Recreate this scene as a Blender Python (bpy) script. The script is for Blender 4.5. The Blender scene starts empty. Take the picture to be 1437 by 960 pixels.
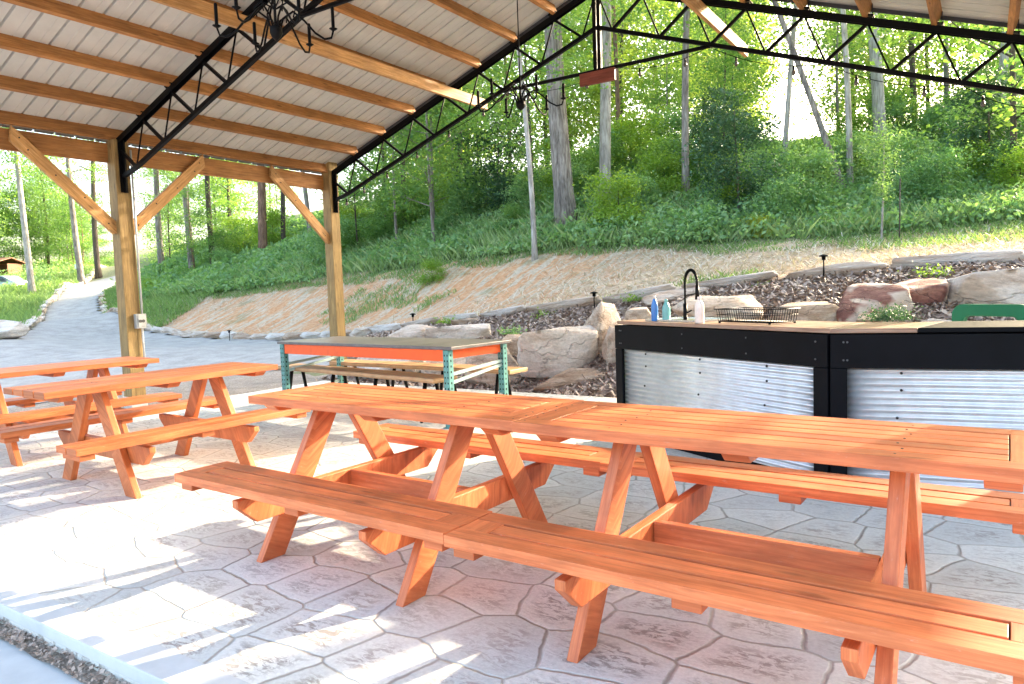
import bpy, bmesh, math, random
import numpy as np
from mathutils import Vector, Matrix, noise as mnoise
random.seed(7); np.random.seed(7)
R = math.radians
scene = bpy.context.scene

# ------------------------------------------------------------------ camera
CF, CP, CR, CY, CH = 1008.856, 0.0726, -0.0347, -0.5813, 1.2705
_c, _s = math.cos(CY), math.sin(CY)
_fw = np.array([_s, _c, 0.]); _rt = np.array([_c, -_s, 0.]); _up = np.array([0, 0, 1.])
cF = _fw*math.cos(CP) - _up*math.sin(CP); _U = _up*math.cos(CP) + _fw*math.sin(CP)
cR = _rt*math.cos(CR) + _U*math.sin(CR); cU = _U*math.cos(CR) - _rt*math.sin(CR)
cam_data = bpy.data.cameras.new('camera'); cam = bpy.data.objects.new('camera', cam_data)
scene.collection.objects.link(cam); scene.camera = cam
cam_data.sensor_width = 36.0; cam_data.lens = 36.0*CF/1437.0
cam_data.clip_start = 0.05; cam_data.clip_end = 1000
cam.matrix_world = Matrix(((cR[0], cU[0], -cF[0], 0), (cR[1], cU[1], -cF[1], 0), (cR[2], cU[2], -cF[2], CH), (0, 0, 0, 1)))
scene.render.resolution_x = 1024; scene.render.resolution_y = 684

def ray(px, py): return cF + cR*(px-718.5)/CF + cU*(480-py)/CF
def at(px, py, d): return np.array([0, 0, CH]) + ray(px, py)*d          # point seen at that pixel, d metres deep
def on_z(px, py, z):
    r = ray(px, py); return np.array([0, 0, CH]) + r*(z-CH)/r[2]

# ------------------------------------------------------------------ light
SUN_AZ, SUN_EL = R(22), R(20)          # azimuth from +Y towards +X
w = bpy.data.worlds.new('World'); scene.world = w; w.use_nodes = True
nt = w.node_tree; sky = nt.nodes.new('ShaderNodeTexSky'); sky.sky_type = 'NISHITA'; sky.sun_disc = False
sky.sun_elevation = SUN_EL; sky.sun_rotation = SUN_AZ; sky.air_density = 1.0; sky.dust_density = 5.0; sky.ozone_density = 0.0
bg = nt.nodes['Background']; bg.inputs[1].default_value = 0.15
nt.links.new(sky.outputs[0], bg.inputs[0])
sl = bpy.data.lights.new('sun', 'SUN'); sl.energy = 2.3; sl.angle = R(0.6); sl.color = (1.0, 0.84, 0.62)
so = bpy.data.objects.new('sun', sl); scene.collection.objects.link(so)
sd = Vector((math.sin(SUN_AZ)*math.cos(SUN_EL), math.cos(SUN_AZ)*math.cos(SUN_EL), math.sin(SUN_EL)))
so.rotation_euler = sd.to_track_quat('Z', 'Y').to_euler(); so.location = sd*60
vs = scene.view_settings; vs.view_transform = 'Standard'; vs.look = 'None'; vs.gamma = 1; vs.exposure = 3.02
scene.render.engine = 'CYCLES'
scene.cycles.max_bounces = 8; scene.cycles.diffuse_bounces = 5; scene.cycles.transmission_bounces = 6; scene.cycles.transparent_max_bounces = 8

# ------------------------------------------------------------------ materials
def new_mat(name):
    m = bpy.data.materials.new(name); m.use_nodes = True
    return m, m.node_tree, m.node_tree.nodes['Principled BSDF']
def N(nt, t, **kw):
    n = nt.nodes.new(t)
    for k, v in kw.items(): setattr(n, k, v)
    return n
def ramp(nt, stops, src=None, interp='LINEAR'):
    r = N(nt, 'ShaderNodeValToRGB'); r.color_ramp.interpolation = interp
    e = r.color_ramp.elements
    while len(e) > 1: e.remove(e[-1])
    e[0].position = stops[0][0]; e[0].color = (*stops[0][1], 1)
    for p, c in stops[1:]:
        x = e.new(p); x.color = (*c, 1)
    if src is not None: nt.links.new(src, r.inputs[0])
    return r
def noise_n(nt, vec, scale, detail=5, rough=.6, dist=0):
    n = N(nt, 'ShaderNodeTexNoise'); n.inputs['Scale'].default_value = scale; n.inputs['Detail'].default_value = detail
    n.inputs['Roughness'].default_value = rough; n.inputs['Distortion'].default_value = dist
    if vec is not None: nt.links.new(vec, n.inputs['Vector'])
    return n
def mix(nt, fac, a, b, mode='MIX'):
    m = N(nt, 'ShaderNodeMix', data_type='RGBA', blend_type=mode)
    for s, v in ((0, fac), (6, a), (7, b)):
        if isinstance(v, (int, float)): m.inputs[s].default_value = v
        elif isinstance(v, tuple): m.inputs[s].default_value = (*v, 1)
        else: nt.links.new(v, m.inputs[s])
    return m.outputs[2]
def math_n(nt, op, a, b=None):
    m = N(nt, 'ShaderNodeMath', operation=op)
    for i, v in enumerate((a, b)):
        if v is None: continue
        if isinstance(v, (int, float)): m.inputs[i].default_value = v
        else: nt.links.new(v, m.inputs[i])
    return m.outputs[0]
def bump(nt, b, h, strength=.4, dist=.01):
    n = N(nt, 'ShaderNodeBump'); n.inputs['Strength'].default_value = strength; n.inputs['Distance'].default_value = dist
    nt.links.new(h, n.inputs['Height']); nt.links.new(n.outputs[0], b.inputs['Normal'])
def mapping(nt, out, scale=(1, 1, 1)):
    m = N(nt, 'ShaderNodeMapping'); m.inputs['Scale'].default_value = scale; nt.links.new(out, m.inputs[0]); return m.outputs[0]

def wood_mat(name, dark, mid, light, rough=.6, knots=.5, grain=1.0):
    """boards: UV runs along the board (u, metres) and across it (v)"""
    m, nt, b = new_mat(name)
    uv = N(nt, 'ShaderNodeUVMap'); v1 = mapping(nt, uv.outputs[0], (1.3, 22, 1))
    g = noise_n(nt, v1, 2.2, 6, .62, .6)
    v2 = mapping(nt, uv.outputs[0], (3, 120, 1)); g2 = noise_n(nt, v2, 1.5, 3, .6)
    f = math_n(nt, 'ADD', math_n(nt, 'MULTIPLY', g.outputs[0], .75), math_n(nt, 'MULTIPLY', g2.outputs[0], .25))
    cr = ramp(nt, [(.34, dark), (.5, mid), (.66, light)], f)
    col = cr.outputs[0]
    # broad wear / stain blotches
    n3 = noise_n(nt, mapping(nt, uv.outputs[0], (2, 5, 1)), 1.7, 4, .6)
    r3 = ramp(nt, [(.38, (.82, .82, .82)), (.64, (1.15, 1.15, 1.15))], n3.outputs[0])
    col = mix(nt, 1.0, col, r3.outputs[0], 'MULTIPLY')
    vo = N(nt, 'ShaderNodeTexVoronoi'); vo.inputs['Scale'].default_value = 1.0
    nt.links.new(mapping(nt, uv.outputs[0], (2.3, 9, 1)), vo.inputs['Vector'])
    kn = ramp(nt, [(.05, (1, 1, 1)), (.13, (0, 0, 0))], vo.outputs['Distance'])
    kf = math_n(nt, 'MULTIPLY', kn.outputs[0], knots)
    col = mix(nt, kf, col, tuple(x*.35 for x in dark))
    n5 = noise_n(nt, mapping(nt, uv.outputs[0], (9, 34, 1)), 2.0, 5, .75); wf = ramp(nt, [(.60, (0, 0, 0)), (.72, (.38, .38, .38))], n5.outputs[0])
    col = mix(nt, wf.outputs[0], col, tuple(min(.8, x*.6+.28) for x in light))
    vr = N(nt, 'ShaderNodeAttribute', attribute_name='tone'); 
    rr = ramp(nt, [(0, (.80, .78, .76)), (1, (1.16, 1.18, 1.2))], vr.outputs['Fac'])
    col = mix(nt, 1.0, col, rr.outputs[0], 'MULTIPLY')
    gap_shade = math_n(nt, 'GREATER_THAN', -.5, vr.outputs['Fac']); col = mix(nt, gap_shade, col, (.02, .012, .008))     # near-black shade painted on the filler strips between boards
    nt.links.new(col, b.inputs['Base Color']); b.inputs['Roughness'].default_value = rough
    bump(nt, b, f, .35*grain, .004)
    return m
MAT = {}
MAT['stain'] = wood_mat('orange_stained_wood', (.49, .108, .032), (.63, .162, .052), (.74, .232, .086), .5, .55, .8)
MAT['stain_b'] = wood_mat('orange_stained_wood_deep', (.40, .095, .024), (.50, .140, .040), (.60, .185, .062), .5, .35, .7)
MAT['lumber'] = wood_mat('honey_lumber', (.27, .11, .028), (.40, .175, .048), (.52, .25, .08), .65, .7)
MAT['post'] = wood_mat('treated_post_wood', (.17, .105, .035), (.26, .165, .058), (.36, .24, .095), .7, .7)
MAT['brace'] = wood_mat('brace_wood', (.33, .16, .05), (.48, .25, .085), (.60, .35, .15), .65, .7)
MAT['counter'] = wood_mat('counter_wood', (.20, .11, .07), (.30, .18, .12), (.40, .26, .18), .45, .3)
MAT['bench_top'] = wood_mat('slab_wood', (.30, .16, .07), (.46, .27, .13), (.60, .38, .20), .5, .4)
MAT['redwood'] = wood_mat('red_brown_board', (.14, .03, .015), (.20, .045, .025), (.26, .07, .04), .6, .3)

def plain(name, col, rough=.5, metal=0, var=.12, scale=14, bmp=.1):
    m, nt, b = new_mat(name)
    tc = N(nt, 'ShaderNodeTexCoord'); n = noise_n(nt, tc.outputs['Object'], scale, 5, .65)
    lo = tuple(max(0, c*(1-var)) for c in col); hi = tuple(min(1, c*(1+var)) for c in col)
    r = ramp(nt, [(.3, lo), (.7, hi)], n.outputs[0]); nt.links.new(r.outputs[0], b.inputs['Base Color'])
    b.inputs['Roughness'].default_value = rough; b.inputs['Metallic'].default_value = metal
    if max(col) < .006: b.inputs['Specular IOR Level'].default_value = .12
    if bmp: bump(nt, b, n.outputs[0], bmp, .003)
    return m
MAT['black_metal'] = plain('black_painted_steel', (.0035, .0035, .004), .5, 0, .3)
MAT['black_board'] = plain('black_painted_board', (.002, .0023, .004), .6, 0, .4, 6, .25)
MAT['black_plastic'] = plain('black_plastic', (.004, .004, .0045), .4)
MAT['galv'] = plain('galvanised_sheet', (.70, .72, .74), .33, .7, .12, 9, .05)
MAT['roof'] = plain('painted_roof_sheet', (.56, .55, .50), .55, 0, .07, 3, .05)
MAT['dark_trim'] = plain('dark_trim', (.06, .06, .065), .5)
MAT['conduit'] = plain('grey_conduit', (.55, .56, .56), .4, .3)
MAT['box_grey'] = plain('grey_box', (.40, .42, .44), .45, .2)
MAT['screw'] = plain('screw_head', (.02, .02, .02), .4, .5)
MAT['teal'] = plain('teal_rack_steel', (.10, .28, .27), .45, .1, .25, 20)
MAT['teal_pale'] = plain('pale_teal_steel', (.34, .46, .45), .45, .1)
MAT['orange_beam'] = plain('orange_rack_steel', (.80, .10, .015), .42, 0, .1)
MAT['slate_top'] = plain('dark_grey_top', (.13, .12, .125), .35, 0, .25, 12, .1)
MAT['steel'] = plain('stainless_steel', (.6, .62, .63), .25, .9, .08)
MAT['green_plastic'] = plain('green_plastic', (.004, .17, .075), .35, 0, .08)
MAT['blue_plastic'] = plain('blue_label_plastic', (.05, .20, .55), .3)
MAT['bluegreen'] = plain('blue_green_plastic', (.16, .42, .42), .3)
MAT['white_plastic'] = plain('white_plastic', (.80, .72, .66), .35)
MAT['car_paint'] = plain('silver_blue_car_paint', (.55, .62, .68), .25, .3, .03, 3, 0)
MAT['glass_dark'] = plain('dark_window_glass', (.02, .03, .035), .08, 0, .1, 3, 0)
MAT['rubber'] = plain('rubber', (.02, .02, .02), .8)
MAT['brown_wall'] = plain('brown_wood_wall', (.20, .09, .05), .8)
MAT['white_paint'] = plain('white_paint', (.8, .8, .78), .5)
MAT['bulb'] = plain('bulb_glass', (.10, .09, .08), .15)

def stamped_concrete():
    m, nt, b = new_mat('stamped_concrete')
    tc = N(nt, 'ShaderNodeTexCoord'); P = tc.outputs['Object']
    wn = noise_n(nt, P, 2.2, 2, .5); wob = N(nt, 'ShaderNodeVectorMath', operation='MULTIPLY_ADD')
    nt.links.new(wn.outputs['Color'], wob.inputs[0]); wob.inputs[1].default_value = (.09, .09, 0); nt.links.new(P, wob.inputs[2])
    wn2 = noise_n(nt, P, 14, 2, .5); wob2 = N(nt, 'ShaderNodeVectorMath', operation='MULTIPLY_ADD')
    nt.links.new(wn2.outputs['Color'], wob2.inputs[0]); wob2.inputs[1].default_value = (.022, .022, 0); nt.links.new(wob.outputs[0], wob2.inputs[2])
    V = mapping(nt, wob2.outputs[0], (2.7, 3.4, 1))
    ed = N(nt, 'ShaderNodeTexVoronoi', feature='DISTANCE_TO_EDGE', voronoi_dimensions='2D'); ed.inputs['Scale'].default_value = 1; ed.inputs['Randomness'].default_value = .62
    nt.links.new(V, ed.inputs['Vector'])
    ce = N(nt, 'ShaderNodeTexVoronoi', feature='F1', voronoi_dimensions='2D'); ce.inputs['Scale'].default_value = 1; ce.inputs['Randomness'].default_value = .62
    nt.links.new(V, ce.inputs['Vector'])
    joint = ramp(nt, [(.0, (.15, .15, .15)), (.008, (.15, .15, .15)), (.028, (1, 1, 1))], ed.outputs['Distance'])
    rim = ramp(nt, [(.08, (0, 0, 0)), (.26, (1, 1, 1))], ed.outputs['Distance'])
    # slate-like relief inside every stone
    rel = noise_n(nt, mapping(nt, P, (9, 22, 9)), 1.7, 7, .72, 1.0)
    mot = ramp(nt, [(.48, (0, 0, 0)), (.56, (1, 1, 1))], rel.outputs[0])
    big = noise_n(nt, P, 1.1, 3, .5)
    bgm = ramp(nt, [(.36, (.3, .3, .3)), (.6, (1, 1, 1))], big.outputs[0])
    sep = N(nt, 'ShaderNodeSeparateColor'); nt.links.new(ce.outputs['Color'], sep.inputs[0])
    base = ramp(nt, [(0, (.55, .56, .54)), (.45, (.66, .67, .64)), (.7, (.70, .69, .65)), (1, (.75, .75, .71))], sep.outputs[0])
    tint = ramp(nt, [(0, (.20, .13, .12)), (.5, (.22, .18, .14)), (1, (.16, .15, .15))], sep.outputs[1])
    f = math_n(nt, 'MULTIPLY', mot.outputs[0], rim.outputs[0]); f = math_n(nt, 'MULTIPLY', f, bgm.outputs[0]); f = math_n(nt, 'MULTIPLY', f, .72)
    col = mix(nt, f, base.outputs[0], tint.outputs[0])
    fine = noise_n(nt, P, 60, 4, .6); fr = ramp(nt, [(.3, (.88, .88, .88)), (.7, (1.1, 1.1, 1.1))], fine.outputs[0])
    col = mix(nt, 1.0, col, fr.outputs[0], 'MULTIPLY')
    jn = noise_n(nt, P, 3, 3, .6); jr = ramp(nt, [(.35, (.48, .45, .40)), (.6, (.27, .24, .21))], jn.outputs[0])
    col = mix(nt, joint.outputs[0], jr.outputs[0], col)
    nt.links.new(col, b.inputs['Base Color'])
    rg = ramp(nt, [(.3, (.42, .42, .42)), (.7, (.68, .68, .68))], big.outputs[0]); nt.links.new(rg.outputs[0], b.inputs['Roughness'])
    hgt = math_n(nt, 'ADD', math_n(nt, 'MULTIPLY', joint.outputs[0], .8), math_n(nt, 'MULTIPLY', rel.outputs[0], .55))
    bump(nt, b, hgt, .75, .012)
    return m
MAT['stamped'] = stamped_concrete()
MAT['concrete'] = plain('plain_concrete', (.60, .61, .61), .8, 0, .10, 5, .2)

def rough_ground(name, c0, c1, c2, scale, bs=.6, bd=.03):
    m, nt, b = new_mat(name); tc = N(nt, 'ShaderNodeTexCoord'); P = tc.outputs['Object']
    n1 = noise_n(nt, P, scale, 8, .7); n2 = noise_n(nt, P, scale*.12, 4, .6)
    r = ramp(nt, [(.3, c0), (.5, c1), (.7, c2)], n1.outputs[0]); r2 = ramp(nt, [(.35, (.82, .82, .82)), (.65, (1.15, 1.15, 1.15))], n2.outputs[0])
    nt.links.new(mix(nt, 1.0, r.outputs[0], r2.outputs[0], 'MULTIPLY'), b.inputs['Base Color'])
    b.inputs['Roughness'].default_value = .92; bump(nt, b, n1.outputs[0], bs, bd); return m
MAT['asphalt'] = rough_ground('driveway_asphalt', (.27, .26, .245), (.34, .325, .31), (.41, .39, .375), 18, .3, .01)
MAT['gravel'] = rough_ground('gravel_strip', (.16, .13, .10), (.36, .30, .25), (.52, .46, .40), 34, .9, .03)

def terrain_mat():
    m, nt, b = new_mat('hillside_ground'); tc = N(nt, 'ShaderNodeTexCoord'); P = tc.outputs['Object']
    za = N(nt, 'ShaderNodeAttribute', attribute_name='zone')       # r = woods floor, g = mulch, b = clay
    sep = N(nt, 'ShaderNodeSeparateColor'); nt.links.new(za.outputs['Color'], sep.inputs[0])
    n1 = noise_n(nt, P, 9, 8, .7); n2 = noise_n(nt, P, .7, 5, .6); n3 = noise_n(nt, P, 38, 6, .7)
    straw = ramp(nt, [(.3, (.40, .27, .17)), (.5, (.60, .46, .33)), (.7, (.70, .59, .45))], n1.outputs[0])
    clay = ramp(nt, [(.3, (.48, .19, .07)), (.5, (.64, .31, .14)), (.7, (.70, .45, .28))], n1.outputs[0])
    rill = noise_n(nt, mapping(nt, P, (3.2, .6, .6)), 1.6, 5, .6, .5)
    cf = ramp(nt, [(.42, (0, 0, 0)), (.54, (1, 1, 1))], rill.outputs[0])
    base = mix(nt, math_n(nt, 'MULTIPLY', cf.outputs[0], math_n(nt, 'ADD', math_n(nt, 'MULTIPLY', sep.outputs[2], .9), .12)), straw.outputs[0], clay.outputs[0])
    grass = ramp(nt, [(.3, (.05, .10, .03)), (.6, (.12, .20, .06)), (.8, (.2, .26, .1))], n3.outputs[0])
    gf = ramp(nt, [(.58, (0, 0, 0)), (.70, (.45, .45, .45))], n2.outputs[0]); base = mix(nt, gf.outputs[0], base, grass.outputs[0])
    mul = ramp(nt, [(.32, (.12, .08, .06)), (.5, (.28, .20, .165)), (.7, (.46, .37, .32))], n3.outputs[0])
    base = mix(nt, sep.outputs[1], base, mul.outputs[0])
    fl = ramp(nt, [(.3, (.05, .09, .025)), (.5, (.10, .16, .045)), (.7, (.18, .18, .08))], n1.outputs[0])
    base = mix(nt, sep.outputs[0], base, fl.outputs[0])
    nt.links.new(base, b.inputs['Base Color']); b.inputs['Roughness'].default_value = .95
    h = math_n(nt, 'ADD', n1.outputs[0], math_n(nt, 'MULTIPLY', n3.outputs[0], .5)); h = math_n(nt, 'ADD', h, math_n(nt, 'MULTIPLY', rill.outputs[0], .8)); bump(nt, b, h, .9, .06)
    return m
MAT['terrain'] = terrain_mat()

def rock_mat(name, cols, scale=2.2, patch=None):
    m, nt, b = new_mat(name); tc = N(nt, 'ShaderNodeTexCoord'); P = tc.outputs['Object']
    n1 = noise_n(nt, mapping(nt, P, (1, 1, 2.2)), scale, 8, .65, .6); n2 = noise_n(nt, P, 26, 6, .7)
    r = ramp(nt, [(.32, cols[0]), (.46, cols[1]), (.58, cols[2]), (.72, cols[3])], n1.outputs[0])
    r2 = ramp(nt, [(.3, (.75, .75, .75)), (.7, (1.18, 1.18, 1.18))], n2.outputs[0])
    col = mix(nt, 1.0, r.outputs[0], r2.outputs[0], 'MULTIPLY')
    ckv = N(nt, 'ShaderNodeTexVoronoi', feature='DISTANCE_TO_EDGE'); ckv.inputs['Scale'].default_value = 1.0; ckd = noise_n(nt, P, 2.5, 4, .6)
    cka = N(nt, 'ShaderNodeVectorMath', operation='MULTIPLY_ADD'); nt.links.new(ckd.outputs['Color'], cka.inputs[0]); cka.inputs[1].default_value = (.8, .8, .5); nt.links.new(mapping(nt, P, (1.1, 1.1, 1.9)), cka.inputs[2]); nt.links.new(cka.outputs[0], ckv.inputs['Vector'])
    ck = ramp(nt, [(.0, (0, 0, 0)), (.014, (1, 1, 1))], ckv.outputs['Distance'])
    col = mix(nt, math_n(nt, 'MULTIPLY', math_n(nt, 'SUBTRACT', 1.0, ck.outputs[0]), .3), col, tuple(c*.4 for c in cols[0]))
    n6 = noise_n(nt, P, 7, 6, .7); lf = ramp(nt, [(.58, (0, 0, 0)), (.70, (.55, .55, .55))], n6.outputs[0]); col = mix(nt, lf.outputs[0], col, tuple(c*.6 for c in cols[1]))
    if patch:
        n4 = noise_n(nt, P, 1.6, 3, .5, .4); pr = ramp(nt, [(.47, (0, 0, 0)), (.52, (1, 1, 1))], n4.outputs[0]); col = mix(nt, pr.outputs[0], col, patch)
    nt.links.new(col, b.inputs['Base Color']); b.inputs['Roughness'].default_value = .85
    h = math_n(nt, 'ADD', n1.outputs[0], math_n(nt, 'MULTIPLY', n2.outputs[0], .35)); h = math_n(nt, 'ADD', h, math_n(nt, 'MULTIPLY', ck.outputs[0], .3)); bump(nt, b, h, .85, .06)
    return m
MAT['rock_tan'] = rock_mat('tan_sandstone', ((.34, .23, .16), (.54, .42, .33), (.62, .53, .45), (.68, .61, .54)))
MAT['rock_pale'] = rock_mat('pale_sandstone', ((.44, .34, .27), (.62, .54, .48), (.68, .63, .58), (.74, .70, .66)), 1.6)
MAT['rock_red'] = rock_mat('red_sandstone', ((.13, .05, .04), (.22, .09, .07), (.34, .17, .12), (.55, .44, .36)), 2.0, (.56, .46, .38))
MAT['rock_brown'] = rock_mat('brown_sandstone', ((.26, .16, .10), (.42, .29, .20), (.50, .38, .29), (.58, .48, .39)))

def leaf_mat(name, c0, c1, trans=.45, rnd=.25, rough=.55):
    m, nt, b = new_mat(name)
    oi = N(nt, 'ShaderNodeObjectInfo'); at_ = N(nt, 'ShaderNodeAttribute', attribute_name='tone')
    f = math_n(nt, 'ADD', math_n(nt, 'MULTIPLY', at_.outputs['Fac'], 1-rnd), math_n(nt, 'MULTIPLY', oi.outputs['Random'], rnd))
    r = ramp(nt, [(0, c0), (1, c1)], f)
    nt.links.new(r.outputs[0], b.inputs['Base Color']); b.inputs['Roughness'].default_value = rough
    t = N(nt, 'ShaderNodeBsdfTranslucent')
    tr = mix(nt, 1.0, r.outputs[0], (1.35, 1.4, .6), 'MULTIPLY'); nt.links.new(tr, t.inputs[0])
    ms = N(nt, 'ShaderNodeMixShader'); ms.inputs[0].default_value = trans
    nt.links.new(b.outputs[0], ms.inputs[1]); nt.links.new(t.outputs[0], ms.inputs[2])
    nt.links.new(ms.outputs[0], nt.nodes['Material Output'].inputs[0]); return m
MAT['leaf'] = leaf_mat('leaf_green', (.07, .19, .065), (.27, .40, .12), .52)
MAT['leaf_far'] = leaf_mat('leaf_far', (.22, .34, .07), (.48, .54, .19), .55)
MAT['leaf_bush'] = leaf_mat('leaf_bush', (.09, .23, .10), (.32, .47, .22), .45)
MAT['leaf_pine'] = leaf_mat('pine_needles', (.03, .085, .045), (.08, .16, .08), .25)
MAT['leaf_pale'] = leaf_mat('leaf_pale', (.16, .28, .11), (.27, .40, .18), .45)
MAT['leaf_yel'] = leaf_mat('leaf_yellow', (.30, .36, .03), (.50, .48, .06), .45)
MAT['leaf_lime'] = leaf_mat('leaf_lime', (.16, .30, .04), (.30, .42, .08), .45)
MAT['grass'] = leaf_mat('grass_blades', (.09, .20, .06), (.30, .42, .16), .4)
MAT['grass_pale'] = leaf_mat('pale_meadow_grass', (.15, .27, .09), (.42, .50, .26), .4)
MAT['straw'] = leaf_mat('straw', (.52, .44, .35), (.72, .66, .57), .1)
MAT['chips'] = leaf_mat('mulch_chips', (.12, .075, .055), (.58, .46, .38), .0)
def bark_mat(name, a, b_, c):
    m, nt, b = new_mat(name); tc = N(nt, 'ShaderNodeTexCoord'); P = tc.outputs['Object']
    n = noise_n(nt, mapping(nt, P, (9, 9, 1.3)), 1.8, 7, .65, .4); n2 = noise_n(nt, P, 1.2, 3, .5)
    r = ramp(nt, [(.34, a), (.5, b_), (.66, c)], n.outputs[0]); r2 = ramp(nt, [(.35, (.75, .75, .75)), (.65, (1.2, 1.2, 1.2))], n2.outputs[0])
    nt.links.new(mix(nt, 1.0, r.outputs[0], r2.outputs[0], 'MULTIPLY'), b.inputs['Base Color']); b.inputs['Roughness'].default_value = .9
    bump(nt, b, n.outputs[0], 1.0, .05); return m
MAT['bark_grey'] = bark_mat('grey_bark', (.09, .075, .065), (.22, .19, .17), (.36, .33, .30))
MAT['bark_pale'] = bark_mat('pale_bark', (.20, .18, .16), (.38, .35, .32), (.50, .48, .45))
MAT['bark_dark'] = bark_mat('dark_bark', (.035, .028, .022), (.085, .065, .05), (.15, .12, .10))
MAT['bark_brown'] = bark_mat('brown_bark', (.08, .045, .03), (.19, .11, .07), (.30, .19, .13))

# ------------------------------------------------------------------ helpers
def tag(o, label=None, cat=None, group=None, kind=None):
    if label: o['label'] = label
    if cat: o['category'] = cat
    if group: o['group'] = group
    if kind: o['kind'] = kind
    return o
def empty(name, loc, rz=0, label=None, cat=None, group=None):
    o = bpy.data.objects.new(name, None); scene.collection.objects.link(o); o.empty_display_size = .1
    o.location = loc; o.rotation_euler = (0, 0, rz); return tag(o, label, cat, group)
def link(name, me, mat, parent=None):
    o = bpy.data.objects.new(name, me); scene.collection.objects.link(o)
    if mat is not None and not me.materials: me.materials.append(MAT[mat] if isinstance(mat, str) else mat)
    if parent is not None: o.parent = parent
    return o
class MB:
    """collects boards, tubes and loose faces; build() links them as one mesh object"""
    def __init__(s): s.v = []; s.f = []; s.uv = []; s.tone = []; s.smooth = []
    def face(s, idx, uv=None, tone=.5, sm=False):
        s.f.append(idx); s.uv.append(uv or [(0, 0)]*len(idx)); s.tone.append(tone); s.smooth.append(sm)
    def beam(s, p0, p1, w, h, up=(0, 0, 1), cut0=0, cut1=0, tone=None):
        """board from p0 to p1 (centre line), w wide (sideways), h high (along up)"""
        p0, p1 = Vector(p0), Vector(p1); d = (p1-p0); L = d.length; d.normalize(); u = Vector(up)
        sd_ = d.cross(u)
        if sd_.length < 1e-4: sd_ = d.cross(Vector((1, 0, 0)))
        sd_.normalize(); u = sd_.cross(d).normalized(); b = len(s.v); tone = random.random() if tone is None else tone
        for (p, c) in ((p0, cut0), (p1, cut1)):
            for a, q in ((-1, -1), (1, -1), (1, 1), (-1, 1)):
                s.v.append(p + sd_*(a*w/2) + u*(q*h/2) + d*(c*q))
        ou, ov = random.random()*30, random.random()*30
        S = [[0, 1, 5, 4], [1, 2, 6, 5], [2, 3, 7, 6], [3, 0, 4, 7]]
        off = 0
        for k, fc in enumerate(S):
            wd = w if k in (0, 2) else h
            s.face([b+i for i in fc], [(ou, ov+off), (ou, ov+off+wd), (ou+L, ov+off+wd), (ou+L, ov+off)], tone); off += wd
        s.face([b+3, b+2, b+1, b+0], [(ou, ov), (ou+.02, ov), (ou+.02, ov+h), (ou, ov+h)], tone*.6)
        s.face([b+4, b+5, b+6, b+7], [(ou, ov), (ou+.02, ov), (ou+.02, ov+h), (ou, ov+h)], tone*.6)
    def box(s, lo, hi, tone=None):
        lo, hi = Vector(lo), Vector(hi); c = (lo+hi)/2; d = hi-lo
        if d.y > d.x and d.y > d.z: s.beam((c.x, lo.y, c.z), (c.x, hi.y, c.z), d.x, d.z, tone=tone)
        elif d.z > d.x: s.beam((c.x, c.y, lo.z), (c.x, c.y, hi.z), d.y, d.x, up=(1, 0, 0), tone=tone)
        else: s.beam((lo.x, c.y, c.z), (hi.x, c.y, c.z), d.y, d.z, tone=tone)
    def tube(s, pts, r, n=8, cap=True, tone=.5):
        pts = [Vector(p) for p in pts]; rs = r if isinstance(r, (list, tuple)) else [r]*len(pts)
        b = len(s.v); up = Vector((0, 0, 1)); prev = None; acc = 0; accs = []
        for i, p in enumerate(pts):
            d = (pts[min(i+1, len(pts)-1)] - pts[max(i-1, 0)]).normalized()
            if prev is None:
                x = d.cross(up); x = x if x.length > 1e-3 else d.cross(Vector((1, 0, 0)))
            else: x = prev - d*prev.dot(d)
            x.normalize(); prev = x; y = d.cross(x)
            if i: acc += (p-pts[i-1]).length
            accs.append(acc)
            for k in range(n):
                a = 2*math.pi*k/n; s.v.append(p + x*(math.cos(a)*rs[i]) + y*(math.sin(a)*rs[i]))
        for i in range(len(pts)-1):
            for k in range(n):
                k2 = (k+1) % n
                s.face([b+i*n+k, b+i*n+k2, b+(i+1)*n+k2, b+(i+1)*n+k], [(accs[i], k*.1), (accs[i], k*.1+.1), (accs[i+1], k*.1+.1), (accs[i+1], k*.1)], tone, True)
        if cap:
            s.face([b+k for k in range(n)][::-1], None, tone); s.face([b+(len(pts)-1)*n+k for k in range(n)], None, tone)
    def prism(s, poly, axis_from, axis_to, tone=.5):
        """poly: list of 3D points (planar); extruded by the vector axis_to-axis_from"""
        e = Vector(axis_to)-Vector(axis_from); n = len(poly); b = len(s.v); P = [Vector(p) for p in poly]
        s.v += P; s.v += [p+e for p in P]
        o = P[0]; ax = (P[1]-P[0]).normalized(); ou = random.random()*20
        s.face(list(range(b, b+n))[::-1], [(ou+(p-o).dot(ax), (p-o).length*.5) for p in P][::-1], tone)
        s.face(list(range(b+n, b+2*n)), [(ou+(p-o).dot(ax), (p-o).length*.5) for p in P], tone)
        for i in range(n):
            j = (i+1) % n; l = (P[j]-P[i]).length
            s.face([b+i, b+j, b+n+j, b+n+i], [(ou, 0), (ou+l, 0), (ou+l, e.length), (ou, e.length)], tone)
    def lathe(s, c, prof, n=16, tone=.5):
        b = len(s.v); c = Vector(c)
        for (r, z) in prof:
            for k in range(n): a = 2*math.pi*k/n; s.v.append(c+Vector((r*math.cos(a), r*math.sin(a), z)))
        for i in range(len(prof)-1):
            for k in range(n): k2 = (k+1) % n; s.face([b+i*n+k, b+i*n+k2, b+(i+1)*n+k2, b+(i+1)*n+k], None, tone, True)
        s.face([b+k for k in range(n)][::-1], None, tone); s.face([b+(len(prof)-1)*n+k for k in range(n)], None, tone)
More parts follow.
